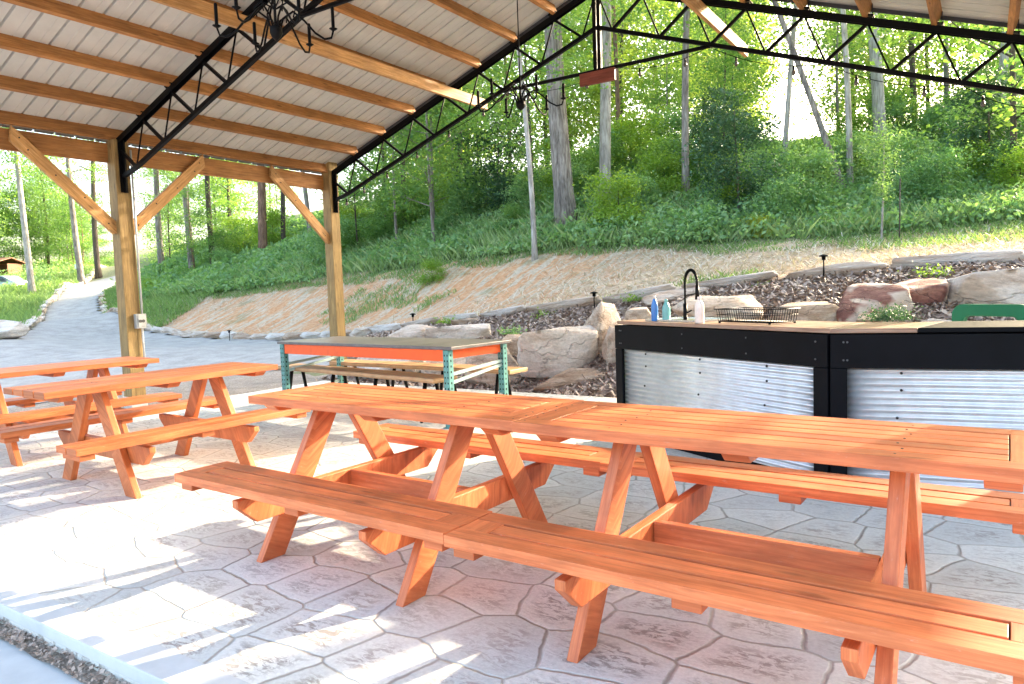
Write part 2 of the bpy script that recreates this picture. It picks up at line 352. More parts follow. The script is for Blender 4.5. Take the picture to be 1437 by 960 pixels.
    def mesh(s, name):
        me = bpy.data.meshes.new(name); me.from_pydata([tuple(v) for v in s.v], [], s.f)
        uvl = me.uv_layers.new(name='UVMap'); i = 0
        flat = [c for u in s.uv for p in u for c in p]; uvl.data.foreach_set('uv', flat)
        a = me.attributes.new('tone', 'FLOAT', 'FACE'); a.data.foreach_set('value', s.tone)
        me.polygons.foreach_set('use_smooth', s.smooth); me.validate(); me.update(); return me
    def build(s, name, mat, parent=None, bevel=0):
        o = link(name, s.mesh(name), mat, parent)
        bm = bmesh.new(); bm.from_mesh(o.data); bmesh.ops.recalc_face_normals(bm, faces=bm.faces); bm.to_mesh(o.data); bm.free()
        if bevel:
            b = o.modifiers.new('bevel', 'BEVEL'); b.width = bevel; b.segments = 2; b.limit_method = 'ANGLE'; b.harden_normals = False
        return o
def copy_tree(o, parent=None):
    c = o.copy(); scene.collection.objects.link(c); c.parent = parent
    for ch in list(o.children): copy_tree(ch, c)
    return c
def leaf_mesh(name, P, size, flat=.35, aspect=.55, tone=None, droop=0):
    """P (n,3) leaf centres -> one small rhombus each, randomly turned"""
    n = len(P); rng = np.random.default_rng(n+7)
    nrm = rng.normal(size=(n, 3)); nrm[:, 2] = np.abs(nrm[:, 2])+flat*2; nrm /= np.linalg.norm(nrm, axis=1)[:, None]
    a = rng.normal(size=(n, 3)); a -= nrm*np.sum(a*nrm, 1)[:, None]; a /= np.linalg.norm(a, axis=1)[:, None]; b = np.cross(nrm, a)
    sz = size*(.6+.8*rng.random(n))[:, None]
    V = np.stack([P-a*sz*.5, P+b*sz*.5*aspect-a*sz*.08, P+a*sz*.5-nrm*sz*.12, P-b*sz*.5*aspect-a*sz*.08], 1).reshape(-1, 3)
    return quad_mesh(name, V, tone if tone is not None else rng.random(n))
def quad_mesh(name, V, tone):
    n = len(V)//4; me = bpy.data.meshes.new(name); me.vertices.add(n*4); me.vertices.foreach_set('co', V.astype(np.float32).ravel())
    me.loops.add(n*4); me.loops.foreach_set('vertex_index', np.arange(n*4, dtype=np.int32))
    me.polygons.add(n); me.polygons.foreach_set('loop_start', np.arange(0, n*4, 4, dtype=np.int32)); me.polygons.foreach_set('loop_total', np.full(n, 4, dtype=np.int32))
    a = me.attributes.new('tone', 'FLOAT', 'FACE'); a.data.foreach_set('value', np.asarray(tone, dtype=np.float32)); me.update(calc_edges=True); return me

# ------------------------------------------------------------------ terrain
ctrl = []
for px, py, d in [
    # flat parking area and its kerb line
    (380, 500, 15), (200, 500, 16.5), (60, 500, 17.5), (-150, 505, 17.5), (300, 485, 19.5), (120, 480, 23),
    (200, 463, 28), (270, 472, 25), (330, 475, 23), (400, 476, 21.5), (450, 473, 20), (520, 469, 18),
    # drive going up to the wood
    (60, 462, 27), (100, 447, 33), (105, 425, 41), (120, 402, 51), (160, 386, 62), (195, 377, 75), (150, 415, 46), (178, 440, 36), (185, 405, 52),
    (30, 430, 40), (60, 402, 50), (0, 415, 52), (-60, 440, 38), (-80, 405, 60), (-200, 420, 45), (100, 380, 66), (20, 385, 75),
    # stone edging above the mulch bed
    (620, 453, 16), (740, 438, 14.5), (850, 426, 13.2), (950, 410, 12.3), (1100, 391, 11.5), (1250, 378, 11), (1437, 366, 10.5), (1650, 350, 10.5),
    # foot of the bed
    (620, 500, 12.5), (740, 515, 10.9), (860, 500, 10.1), (1000, 462, 9.9), (1240, 458, 8.7), (1376, 452, 8.3), (1600, 470, 7.7),
    # top of the bare bank
    (200, 428, 34), (300, 412, 31), (400, 400, 28.5), (500, 387, 26), (600, 373, 23.5), (700, 362, 21), (850, 351, 18.5), (1000, 346, 17), (1200, 335, 16), (1437, 312, 15), (1700, 290, 15),
    # foot of the wood
    (230, 375, 44), (300, 356, 42), (400, 345, 38), (500, 330, 34), (650, 308, 28), (795, 290, 22.5), (960, 268, 22), (1100, 258, 22), (1190, 262, 21), (1400, 232, 20), (1700, 190, 20),
    # the ridge
    (250, 352, 75), (300, 335, 65), (450, 312, 55), (600, 285, 48), (800, 258, 40), (1000, 236, 37), (1200, 205, 35), (1437, 165, 33), (1750, 120, 33)]:
    ctrl.append(at(px, py, d))
for x in (-22, -16, -11, -8, -5, -2, 1, 4):
    for y in (-12, -6, -1, 3, 6): ctrl.append(np.array([x, y, -.12]))
for x in (-14, -11, -8, -5): ctrl.append(np.array([x, 8.2, -.12]))
for x in (-3.2, -1.5, 0.5, 2.5): ctrl.append(np.array([x, 7.0, -.12]))
for x, y in ((10, -6), (10, 0), (16, -6), (-34, -5), (-34, 5)): ctrl.append(np.array([x, y, -.12]))
ctrl += [np.array([8, 6, .8]), np.array([14, 6, 2.4]), np.array([20, 2, 2.2])]
ctrl = np.array(ctrl)
def _phi(r2): return np.where(r2 > 1e-12, .5*r2*np.log(np.maximum(r2, 1e-12)), 0)
def _fit():
    X = ctrl[:, :2]/20; n = len(X); r2 = ((X[:, None]-X[None])**2).sum(-1); K = _phi(r2)+np.eye(n)*2e-4
    Pm = np.c_[np.ones(n), X]; A = np.block([[K, Pm], [Pm.T, np.zeros((3, 3))]])
    return X, np.linalg.solve(A, np.r_[ctrl[:, 2], 0, 0, 0])
_X, _W = _fit()
def zt(x, y):
    q = np.stack([np.ravel(x), np.ravel(y)], 1)/20; out = np.zeros(len(q)); n = len(_X)
    for i in range(0, len(q), 20000):
        s = q[i:i+20000]; r2 = ((s[:, None]-_X[None])**2).sum(-1)
        out[i:i+20000] = _phi(r2)@_W[:n] + _W[n] + s@_W[n+1:]
    far = np.hypot(q[:, 0]*20, q[:, 1]*20); out = np.clip(out, -.6, 16)
    flat = ((q[:, 0]*20 > -9.5) & (q[:, 0]*20 < 6) & (q[:, 1]*20 < 7.0)); out = np.where(flat, np.minimum(out, -.10), out)
    return out.reshape(np.shape(x))
def z1(x, y): return float(zt(np.array([x]), np.array([y]))[0])
def inpoly(x, y, poly):
    x = np.ravel(x); y = np.ravel(y); ins = np.zeros(len(x), bool); n = len(poly)
    for i in range(n):
        x0, y0 = poly[i]; x1, y1 = poly[(i+1) % n]
        if y0 == y1: continue
        c = ((y0 > y) != (y1 > y)) & (x < (x1-x0)*(y-y0)/(y1-y0)+x0); ins ^= c
    return ins
def xy(lst): return [tuple(at(*p)[:2]) for p in lst]
edge_line = xy([(520, 469, 18), (620, 453, 16), (740, 438, 14.5), (850, 426, 13.2), (950, 410, 12.3), (1100, 391, 11.5), (1250, 378, 11), (1437, 366, 10.5), (1650, 350, 10.5)])
top_line = xy([(-400, 430, 30), (195, 432, 34), (300, 412, 31), (400, 400, 28.5), (500, 387, 26), (600, 373, 23.5), (700, 362, 21), (850, 351, 18.5), (1000, 346, 17), (1200, 335, 16), (1437, 312, 15), (1700, 290, 15)])
far_r = (60, 60); far_l = (-120, 110)
veg_poly = top_line[1:] + [(40, 10), (90, 30), (90, 140), (-140, 160)] + xy([(140, 378, 95), (185, 385, 62), (180, 405, 50), (186, 430, 36)])
mulch_poly = edge_line + [(6, 6), (1.8, 5.5), (-2.9, 5.9), (-4.4, 7.4), (-8.6, 7.42)] + xy([(470, 500, 13)])
# near the drive
drive_c = [at(*p) for p in [(-60, 470, 24), (60, 462, 27), (100, 447, 33), (105, 425, 41), (128, 401, 51), (163, 386, 62), (198, 377, 76), (230, 371, 90)]]
def dist_poly(x, y, pts):
    x = np.ravel(x); y = np.ravel(y); best = np.full(len(x), 1e9)
    for a, b in zip(pts[:-1], pts[1:]):
        ax, ay, bx, by = a[0], a[1], b[0], b[1]; L2 = (bx-ax)**2+(by-ay)**2; t = np.clip(((x-ax)*(bx-ax)+(y-ay)*(by-ay))/L2, 0, 1)
        best = np.minimum(best, np.hypot(x-ax-t*(bx-ax), y-ay-t*(by-ay)))
    return best
kerb_r = xy([(520, 470, 17.8), (450, 473, 20), (400, 476, 21.5), (330, 475, 23), (270, 472, 25), (215, 466, 27.5), (175, 456, 31), (150, 443, 35), (143, 425, 40), (150, 410, 46), (165, 400, 51), (185, 393, 56)])
kerb_l = xy([(-120, 500, 18), (0, 474, 23.5), (35, 460, 27), (50, 443, 32), (55, 425, 37.5), (75, 404, 46), (100, 391, 54), (130, 382, 64), (160, 376, 75)])
asph_poly = kerb_l + xy([(190, 372, 90), (200, 380, 75), (195, 390, 58)]) + kerb_r[::-1][1:] + xy([(470, 498, 13.2), (330, 512, 13.0)]) + [(-11.2, 6), (-10.6, 2), (-10.2, -3), (-10.2, -14), (-40, -14)] + xy([(-400, 500, 18)])
def grid_mesh(name, xs, ys, fz, keep=None):
    gx, gy = np.meshgrid(xs, ys); z = fz(gx, gy); nx, ny = len(xs), len(ys)
    V = np.stack([gx.ravel(), gy.ravel(), z.ravel()], 1)
    idx = np.arange(nx*ny).reshape(ny, nx); F = np.stack([idx[:-1, :-1], idx[:-1, 1:], idx[1:, 1:], idx[1:, :-1]], -1).reshape(-1, 4)
    if keep is not None:
        k = keep(gx, gy); F = F[k[F].all(1)]
        used = np.unique(F); mp = -np.ones(len(V), int); mp[used] = np.arange(len(used)); V = V[used]; F = mp[F]
    me = bpy.data.meshes.new(name); me.from_pydata(V.tolist(), [], F.tolist()); me.polygons.foreach_set('use_smooth', [True]*len(F)); me.update()
    return me, V
rngn = np.random.default_rng(3)
def fbm(x, y, s, seed=0):
    out = np.zeros(np.size(x)); X = np.ravel(x); Y = np.ravel(y)
    r = np.random.default_rng(seed); amp = 1
    for o in range(4):
        for k in range(5):
            a = r.random()*6.28; f = s*(1.9**o)*(.7+.6*r.random()); out += amp*np.sin((X*math.cos(a)+Y*math.sin(a))*f+r.random()*6.28)/5
        amp *= .55
    return out.reshape(np.shape(x))
def tz_mesh(x, y):
    z = zt(x, y); a = inpoly(x, y, asph_poly).reshape(np.shape(x)); v = inpoly(x, y, veg_poly).reshape(np.shape(x)); m_ = inpoly(x, y, mulch_poly).reshape(np.shape(x))
    d = inpoly(x, y, bank_poly).reshape(np.shape(x))
    z = z + np.where(v, .16*fbm(x, y, .8, 1), 0) + np.where(m_, .035*fbm(x, y, 3, 2), 0) + np.where(d, .07*fbm(x, y, 1.6, 5)+.03*fbm(x, y, 5, 8), 0)
    slab = (x > -8.4) & (x < 3.4) & (y > 1.2) & (y < 7.4)
    z = np.where(slab, np.minimum(z, -.14), z)
    return np.where(a, z-.10, z)
bank_poly = kerb_r[::-1][2:] + edge_line[1:] + top_line[1:][::-1]
def axis(lo, hi, f0, f1, fine, coarse):
    a = list(np.arange(lo, f0, coarse)) + list(np.arange(f0, f1, fine)) + list(np.arange(f1, hi+coarse, coarse)); return np.array(a)
me, V = grid_mesh('ground', axis(-150, 110, -30, 14, .28, 2.0), axis(-30, 190, -2, 34, .28, 2.0), tz_mesh)
ground = link('ground', me, 'terrain'); tag(ground, kind='structure')
vz = inpoly(V[:, 0], V[:, 1], veg_poly); mz = inpoly(V[:, 0], V[:, 1], mulch_poly); bz = inpoly(V[:, 0], V[:, 1], bank_poly)
lawn = ~(vz | mz | bz)
_dc = np.array([at(260, 452, 27)[:2], at(400, 440, 25)[:2], at(560, 425, 21)[:2], at(680, 400, 19)[:2]])
clay = np.clip(1-dist_poly(V[:, 0], V[:, 1], [tuple(p) for p in _dc])/5.5, 0, 1)**.6
_unused = np.clip(1-np.hypot(V[:, 0]-at(560, 420, 21)[0], V[:, 1]-at(560, 420, 21)[1])/11, 0, 1)**.6
col = np.zeros((len(V), 4), np.float32); col[:, 0] = np.where(vz, 1, 0)+np.where(lawn & (V[:, 1] > 8), .75, 0); col[:, 1] = mz; col[:, 2] = clay; col[:, 3] = 1
ca = me.color_attributes.new('zone', 'FLOAT_COLOR', 'POINT'); ca.data.foreach_set('color', col.ravel())

# driveway sheet following the land
me, V = grid_mesh('driveway', np.arange(-62, -7, .3), np.arange(-14, 84, .3), lambda x, y: zt(x, y)+.004, lambda x, y: inpoly(x, y, asph_poly))
tag(link('driveway', me, 'asphalt'), kind='structure')
# gravel strip between slab and drive
me, V = grid_mesh('gravel_strip', np.arange(-14, -8.2, .2), np.arange(-6, 12, .2), lambda x, y: np.full(np.shape(x), -.085)+.012*fbm(x, y, 9, 4), lambda x, y: inpoly(x, y, [(-8.25, .8), (-8.25, 7.9), (-8.25, 8.4), (-10.2, 9.5), (-12.0, 9.2), (-11.4, 6.3), (-10.8, 2), (-10.4, -3), (-8.8, -3)]))
tag(link('gravel_strip', me, 'gravel'), kind='structure')

# stamped slab with a plain trowelled rim
mb = MB(); mb.box((-8.3, 1.28, -.16), (3.2, 7.45, 0)); slab = mb.build('patio_slab', 'stamped', None, .012); tag(slab, kind='structure')
mb = MB(); mb.box((-8.3, 1.279, -.05), (3.2, 1.42, .0035)); tag(mb.build('patio_slab_rim', 'concrete', None, .004), kind='structure')
mb = MB(); mb.box((-8.301, 1.42, -.05), (-8.14, 7.45, .0035)); tag(mb.build('patio_slab_rim', 'concrete', None, .004), kind='structure')
me, V = grid_mesh('path', np.arange(-10, 7, .3), np.append(np.arange(-12, 1.1, .3), 1.225), lambda x, y: np.full(np.shape(x), -.088), None)
tag(link('path', me, 'concrete'), kind='structure')
me, V = grid_mesh('soil_gap', np.arange(-9, 3.01, .06), np.arange(1.21, 1.285, .0185), lambda x, y: -.078+.010*fbm(x, y, 22, 3), None)
tag(link('soil_gap', me, 'gravel'), kind='structure')

# ------------------------------------------------------------------ pavilion
X0, ZE, DS, DZ = -8.93, 3.24, .6088, .217        # left post line, eave height, purlin run and rise
Y1, Y2 = 4.904, 8.351; BAY = Y2-Y1; XR = X0+8*DS; ZR = ZE+8*DZ; XE = 2*XR-X0
YF = Y1-BAY-.05; YB = Y2+.09
pav = empty('pavilion', (XR, Y1, 0), 0, 'open sided timber and steel pavilion with ribbed metal roof over the picnic tables', 'pavilion')
P0 = Vector((XR, Y1, 0))
class PB(MB):
    def build(s, name, mat, parent=None, bevel=0):
        if parent is pav: s.v = [Vector(v)-P0 for v in s.v]
        return MB.build(s, name, mat, parent, bevel)
def xz(i, side=1):      # top chord node i counted from an eave
    return (X0+i*DS if side > 0 else XE-i*DS, ZE+i*DZ)
def bot(i, side=1):     # bottom chord node between node i and i+1
    x = X0+(i+.66)*DS; z = ZE+(i+.66)*DZ-.49
    return (x if side > 0 else XE-(x-X0), z)
# roof sheets with real ribs
for side in (1, -1):
    mb = PB(); ys = []; y = YF-.3
    while y < YB: ys += [(y, 0), (y+.006, .034), (y+.022, .034), (y+.028, 0), (y+.145, 0), (y+.15, .006), (y+.156, 0)]; y += .229
    ys.append((YB+.02, 0))
    xa, za = X0-.30, ZE-.30/DS*DZ+.155; xb, zb = XR, ZR+.155
    if side < 0: xa, xb = XE+.30, XR
    b0 = len(mb.v)
    for (yy, dz) in ys: mb.v += [Vector((xa, yy, za+dz)), Vector((xb, yy, zb+dz))]
    for k in range(len(ys)-1): mb.face([b0+2*k, b0+2*k+1, b0+2*k+3, b0+2*k+2], None)
    o = mb.build('roof_sheet', 'roof', pav); so_ = o.modifiers.new('sol', 'SOLIDIFY'); so_.thickness = .0012
mb = PB()
for side in (1, -1):
    xa, za = X0-.31, ZE-.31/DS*DZ+.16
    if side < 0: xa = XE+.31
    mb.beam((xa, YB+.035, za), (XR, YB+.035, ZR+.16), .02, .09)
mb.build('rake_trim', 'dark_trim', pav)
for x in (X0-.33, XE+.33): mb = PB(); mb.beam((x, YF, ZE-.03), (x, YB, ZE-.03), .09, .10); mb.build('gutter', 'dark_trim', pav)
# purlins
for side in (1, -1):
    for i in range(0, 8):
        x, z = xz(i+ (0.02 if i == 0 else 0), side)
        y1 = Y2+.03
        mb = PB(); mb.beam((x, YF-.2, z+.085), (x, y1, z+.085), .05, .145, up=(-DZ*side, 0, DS)); mb.build('purlin', 'lumber', pav, .004)
for x, z, y1 in ((-6.26, ZE+(-6.26-X0)/DS*DZ-.15, 9.05), (-2.69, ZE+(XE+2.69)/DS*DZ-.15, 10.05)):
    mb = PB(); mb.beam((x, YF, z), (x, y1, z), .05, .145); mb.build('long_beam', 'brace', pav, .004)
# eave beams (double boards)
for x, s_ in ((X0, 1), (XE, -1)):
    mb = PB(); mb.beam((x-.075*s_, YF-.1, ZE-.13), (x-.075*s_, Y2+.05, ZE-.13), .045, .235); mb.build('eave_beam', 'lumber', pav, .004)
    mb = PB(); mb.beam((x-.26*s_, YF-.1, ZE-.06), (x-.26*s_, Y2+.05, ZE-.06), .04, .16); mb.build('fascia', 'lumber', pav, .004)
# trusses
def truss(Y):
    tr = bpy.data.objects.new('truss', None); scene.collection.objects.link(tr); tr.parent = pav; tr.location = Vector((XR, Y, ZE))-P0
    O = Vector((XR, Y, ZE))
    def bl(mb, name, bev=0):
        mb.v = [Vector(v)-O for v in mb.v]; return mb.build(name, 'black_metal', tr, bev)
    for side in (1, -1):
        mb = MB(); a = xz(0, side); b = xz(8, side); dx = -.03*side
        mb.beam((a[0]-.12*side, Y-.035, a[1]-.02-.12/DS*DZ), (b[0], Y-.035, b[1]-.02), .006, .065); mb.beam((a[0]-.12*side, Y+.035, a[1]-.02-.12/DS*DZ), (b[0], Y+.035, b[1]-.02), .006, .065)
        mb.beam((a[0]-.12*side, Y, a[1]+.01-.12/DS*DZ), (b[0], Y, b[1]+.01), .075, .008); bl(mb, 'top_chord')
        mb = MB(); s0 = (X0+.11 if side > 0 else XE-.11, ZE-.42); pts = [s0, bot(0, side), bot(7, side)]
        for p, q in zip(pts[:-1], pts[1:]): mb.beam((p[0], Y, p[1]), (q[0], Y, q[1]), .045, .045)
        kx, kz = XR, bot(7, side)[1]+.08
        mb.beam((pts[-1][0], Y, pts[-1][1]), (kx, Y, kz), .045, .045)
        bl(mb, 'bottom_chord')
        mb = MB()
        for i in range(8):
            t = xz(i, side); q = bot(i, side); t2 = xz(i+1, side)
            mb.beam((t[0], Y, t[1]-.04), (q[0], Y, q[1]), .032, .032)
            mb.tube([(t2[0], Y, t2[1]-.04), (q[0], Y, q[1])], .011, 6)
        bl(mb, 'web_bars')
        mb = MB(); px_ = X0+.10 if side > 0 else XE-.10
        mb.beam((px_, Y, ZE-.62), (px_, Y, ZE+.02), .09, .012, up=(1, 0, 0)); mb.beam((px_+.03*side, Y, ZE-.62), (px_+.03*side, Y, ZE+.0), .012, .06, up=(1, 0, 0)); bl(mb, 'end_plate')
        for i in range(8):
            t = xz(i, side); mb = MB()
            mb.beam((t[0]-.045*side, Y-.02, t[1]), (t[0]-.045*side, Y-.02, t[1]+.15), .05, .006, up=(1, 0, 0)); mb.beam((t[0]-.06*side, Y, t[1]+.02), (t[0]+.05*side, Y, t[1]+.045), .1, .012); bl(mb, 'purlin_bracket')
    mb = MB(); mb.beam((XR-.03, Y, 3.98), (XR-.03, Y, ZR), .05, .045, up=(1, 0, 0)); mb.beam((XR+.03, Y, 3.98), (XR+.03, Y, ZR), .05, .045, up=(1, 0, 0)); bl(mb, 'king_post')
    mb = MB(); mb.tube([(bot(5, 1)[0], Y, 3.965), (bot(5, -1)[0], Y, 3.965)], .024, 8); bl(mb, 'tie_bar')
    return tr
for k in range(0, 3): truss(Y2-k*BAY)
mb = PB(); mb.box((XR-.22, Y2-.085, 3.79), (XR+.26, Y2-.035, 3.94)); mb.build('splice_board', 'redwood', pav, .003)
# posts with knee braces
for sidex, x in ((1, X0), (-1, XE)):
    for k in range(0, 3):
        Y = Y2-k*BAY
        mb = PB(); mb.box((x-.092, Y-.092, -.14), (x+.092, Y+.092, ZE+.02 if k else ZE+.24)); po = mb.build('post', 'post', pav, .006)
        mb = PB(); mb.box((x-.1, Y-.1, -.1), (x+.1, Y+.1, .10)); mb.v = [v-P0 for v in mb.v]; bk = MB.build(mb, 'base_bracket', 'galv', po)
        if x == X0 and k == 1:
            mb = PB(); mb.tube([(x+.12, Y+.085, .55), (x+.12, Y+.085, 1.0)], .012, 8); mb.tube([(x+.115, Y+.1, 1.13), (x+.115, Y+.1, 3.15)], .013, 8)
            mb.v = [v-P0 for v in mb.v]; MB.build(mb, 'conduit', 'conduit', po)
            mb = PB(); mb.box((x+.093, Y+.0, .95), (x+.15, Y+.13, 1.13)); mb.box((x+.15, Y+.02, .97), (x+.158, Y+.11, 1.11)); mb.v = [v-P0 for v in mb.v]; MB.build(mb, 'outlet_box', 'box_grey', po, .006)
            mb = PB(); mb.tube([(x+.158, Y+.045, 1.04), (x+.166, Y+.045, 1.04)], .02, 10); mb.tube([(x+.158, Y+.085, 1.04), (x+.166, Y+.085, 1.04)], .02, 10); mb.v = [v-P0 for v in mb.v]; MB.build(mb, 'outlet_cover', 'dark_trim', po)
        for s in (1, -1):
            if k == 0 and s == 1: continue
            if sidex < 0: continue
            y0 = Y+s*.09; mb = PB()
            mb.beam((x+.0, Y+s*.05, 2.14), (x+.0, Y+s*1.17, 3.17), .05, .14, up=(0, 0, 1), cut0=-.04*1, cut1=.05)
            br = mb.build('brace', 'brace', pav, .004)
            mb = PB(); sc = .0
            for t in (.12, .35, .62, .86, .93):
                c = Vector((x+.026, Y+s*(.05+1.12*t), 2.14+1.03*t+(.03 if int(t*100) % 2 else -.02))); mb.tube([c, c+Vector((.006, 0, 0))], .009, 6)
            mb.v = [v-P0 for v in mb.v]; MB.build(mb, 'screw', 'screw', br)

# ------------------------------------------------------------------ picnic tables
def picnic_table(L, W, H, Hb, bi, bo, fx, fs, mat, label, slats=5, frame=True):
    root = empty('picnic_table', (0, 0, 0), 0, label, 'picnic table', 'orange stained picnic tables')
    T = .042; h = L/2; w = W/2; g = .014
    def framed(y0, y1, zt_, n, rail, endw):
        mb = MB(); z = zt_-T/2
        if frame:
            mb.beam((-h, y0+rail/2, z), (h, y0+rail/2, z), rail, T); mb.beam((-h, y1-rail/2, z), (h, y1-rail/2, z), rail, T)
            mb.beam((-h+endw/2, y0+rail+.0005, z), (-h+endw/2, y1-rail-.0005, z), endw, T-.0006); mb.beam((h-endw/2, y0+rail+.0005, z), (h-endw/2, y1-rail-.0005, z), endw, T-.0006)
            a, b = y0+rail+g, y1-rail-g; sw = (b-a-(n-1)*g)/n
            for k in range(n):
                y = a+sw/2+k*(sw+g); mb.beam((-h+endw+.004, y, z-.001), (h-endw-.004, y, z-.001), sw, T)
            for k in range(n+1):
                y = a-g/2+k*(sw+g) ; mb.beam((-h+endw+.004, y, z+.002), (h-endw-.004, y, z+.002), g-.001, .012, tone=-1)  # added filler strips, coloured as the dark shade of the slits
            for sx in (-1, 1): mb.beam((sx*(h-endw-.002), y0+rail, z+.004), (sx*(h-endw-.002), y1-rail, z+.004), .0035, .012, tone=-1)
        else:
            sw = (y1-y0-(n-1)*g)/n
            for k in range(n):
                y = y0+sw/2+k*(sw+g); mb.beam((-h, y, z), (h, y, z), sw, T)
        return mb
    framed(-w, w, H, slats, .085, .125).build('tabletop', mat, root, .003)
    mb = MB()
    for x in (-h+.03, -h+fx, h-fx, h-.03):
        for k in range(7):
            y = -w+.05+k*(2*w-.1)/6; mb.tube([(x+.012*math.sin(k*2.1), y, H-.001), (x+.012*math.sin(k*2.1), y, H+.0008)], .0042, 6)
    mb.build('screw_heads', 'screw', root)
    for s in (-1, 1):
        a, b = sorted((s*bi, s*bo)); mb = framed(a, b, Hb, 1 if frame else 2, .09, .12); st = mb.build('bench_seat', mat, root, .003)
        for x in (-h+.07, 0, h-.07): mb = MB(); mb.beam((x, a+.02, Hb-T-.02), (x, b-.02, Hb-T-.02), .09, .036); mb.build('cleat', mat, st, .004)
    for x in (-h+.14, 0, h-.14): mb = MB(); mb.beam((x, -w+.04, H-T-.019), (x, w-.04, H-T-.019), .09, .036, cut0=-.02, cut1=.02); mb.build('cleat', mat, root, .004)
    for sx in (-1, 1):
        xf = sx*(h-fx)
        for sy in (-1, 1):
            mb = MB(); ty, by = sy*.085, sy*fs; dy = by-ty; hh = H-T-.002
            sl_ = dy/hh; hw = .06*math.sqrt(1+sl_*sl_)
            poly = [(xf-.022, ty-hw, hh), (xf-.022, ty+hw, hh), (xf-.022, by+hw, 0), (xf-.022, by-hw, 0)]
            mb.prism(poly, (0, 0, 0), (.044, 0, 0), random.random()); mb2 = mb
            mb2.build('leg', mat, root, .004)
        xc = xf-sx*.046; zb, z_t = Hb-T-.038-.125, Hb-T-.038
        mb = MB(); e = bo-.03; c = .10
        mb.prism([(xc-.021, -e, z_t), (xc-.021, -e, z_t-.035), (xc-.021, -e+c, zb), (xc-.021, e-c, zb), (xc-.021, e, z_t-.035), (xc-.021, e, z_t)], (0, 0, 0), (.042, 0, 0), random.random())
        mb.build('crossbeam', mat, root, .004)
    mb = MB(); xi = h-fx-.07; mb.beam((-xi, 0, Hb-T-.038-.06), (xi, 0, Hb-T-.038-.06), .042, .115); mb.build('stretcher', mat, root, .004)
    return root
LBL = ['orange picnic table with sunlit left end, joined end to end with the nearest one',
       'nearest orange picnic table with slatted framed top standing in front of the corrugated bar',
       'orange picnic table on the left standing crosswise with worn plank benches, in front of another',
       'orange picnic table farthest left, partly cut off by the photo edge, beside the timber post']
tA = picnic_table(1.7465, .575, .75, .426, .436, .725, .405, .49, 'stain', LBL[0])
tA.location = (-2.4223, 2.6787, 0); tA.rotation_euler[2] = -.040
tB = copy_tree(tA); tB['label'] = LBL[1]; tB.location = (-.6747, 2.6076, 0); tB.rotation_euler[2] = -.0265
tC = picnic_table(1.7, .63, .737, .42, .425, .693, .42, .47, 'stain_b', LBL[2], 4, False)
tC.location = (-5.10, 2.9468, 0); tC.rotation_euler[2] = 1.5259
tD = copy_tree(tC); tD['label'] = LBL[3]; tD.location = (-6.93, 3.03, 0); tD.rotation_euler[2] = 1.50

# ------------------------------------------------------------------ bar with sink
bar = empty('bar_counter', (-.749, 4.541, 0), 0, 'black framed outdoor bar with corrugated metal front and sink behind the nearest picnic table', 'bar')
BC = Vector((-.749, 4.541, 0)); BL = Vector((-2.58, 5.549, 0)); BR = BC+Vector((math.cos(.178), math.sin(.178), 0))*2.6
HB = .95
def wall_seg(A, B, name_off, end_at_A):
    d = (B-A).normalized(); n = Vector((d.y, -d.x, 0))
    if n.dot(Vector((0, 0, 0))-A) < 0: n = -n     # outward, towards the tables
    L = (B-A).length; A0, B0 = A-BC, B-BC
    def P(u, z, o=0): return A0+d*u+n*o+Vector((0, 0, z))
    # corrugated sheet, waves run along the wall
    mb = MB(); rows = []; z = .06
    while z < .77: rows.append((z, .0075*math.sin(2*math.pi*z/.038))); z += .038/8
    b0 = 0
    for (z, o) in rows: mb.v += [P(.03, z, o-.012), P(L-.03, z, o-.012)]
    for k in range(len(rows)-1): mb.face([2*k, 2*k+1, 2*k+3, 2*k+2], None, .5, True)
    sh = mb.build('corrugated_panel', 'galv', bar); md = sh.modifiers.new('s', 'SOLIDIFY'); md.thickness = .0012
    mb = MB()
    for u in np.arange(.35, L-.1, .62):
        for z in (.2475, .4615, .622, .72): 
            c = P(u+(.02 if z > .5 else 0), z, -.004); mb.tube([c, c+n*.006], .008, 8)
    mb.build('screw', 'screw', sh)
    mb = MB(); mb.beam(P(-.0, HB-.104, .012), P(L, HB-.104, .012), .03, .195); 
    f = mb.build('fascia_board', 'black_board', bar, .003)
    mb = MB()
    for u in (.07, .09, L*.4, L*.7, L-.08):
        for z in (HB-.05, HB-.155): c = P(u, z, .0275); mb.tube([c, c+n*.004], .006, 8)
    mb.build('screw', 'dark_trim', f)
    for u, wd in ((.045, .09), (L-.05, .10)):
        mb = MB(); mb.beam(P(u, .03, .011), P(u, HB-.204, .011), .028, wd, up=tuple(d)); mb.build('corner_board', 'black_board', bar, .003)
    mb = MB(); mb.beam(P(0.02, .028, -.04), P(L-.02, .028, -.04), .03, .056); mb.build('kickboard', 'black_board', bar)
    return d, n, L
d1, n1, L1 = wall_seg(BL, BC, 0, True); d2, n2, L2 = wall_seg(BC, BR, 0, False)
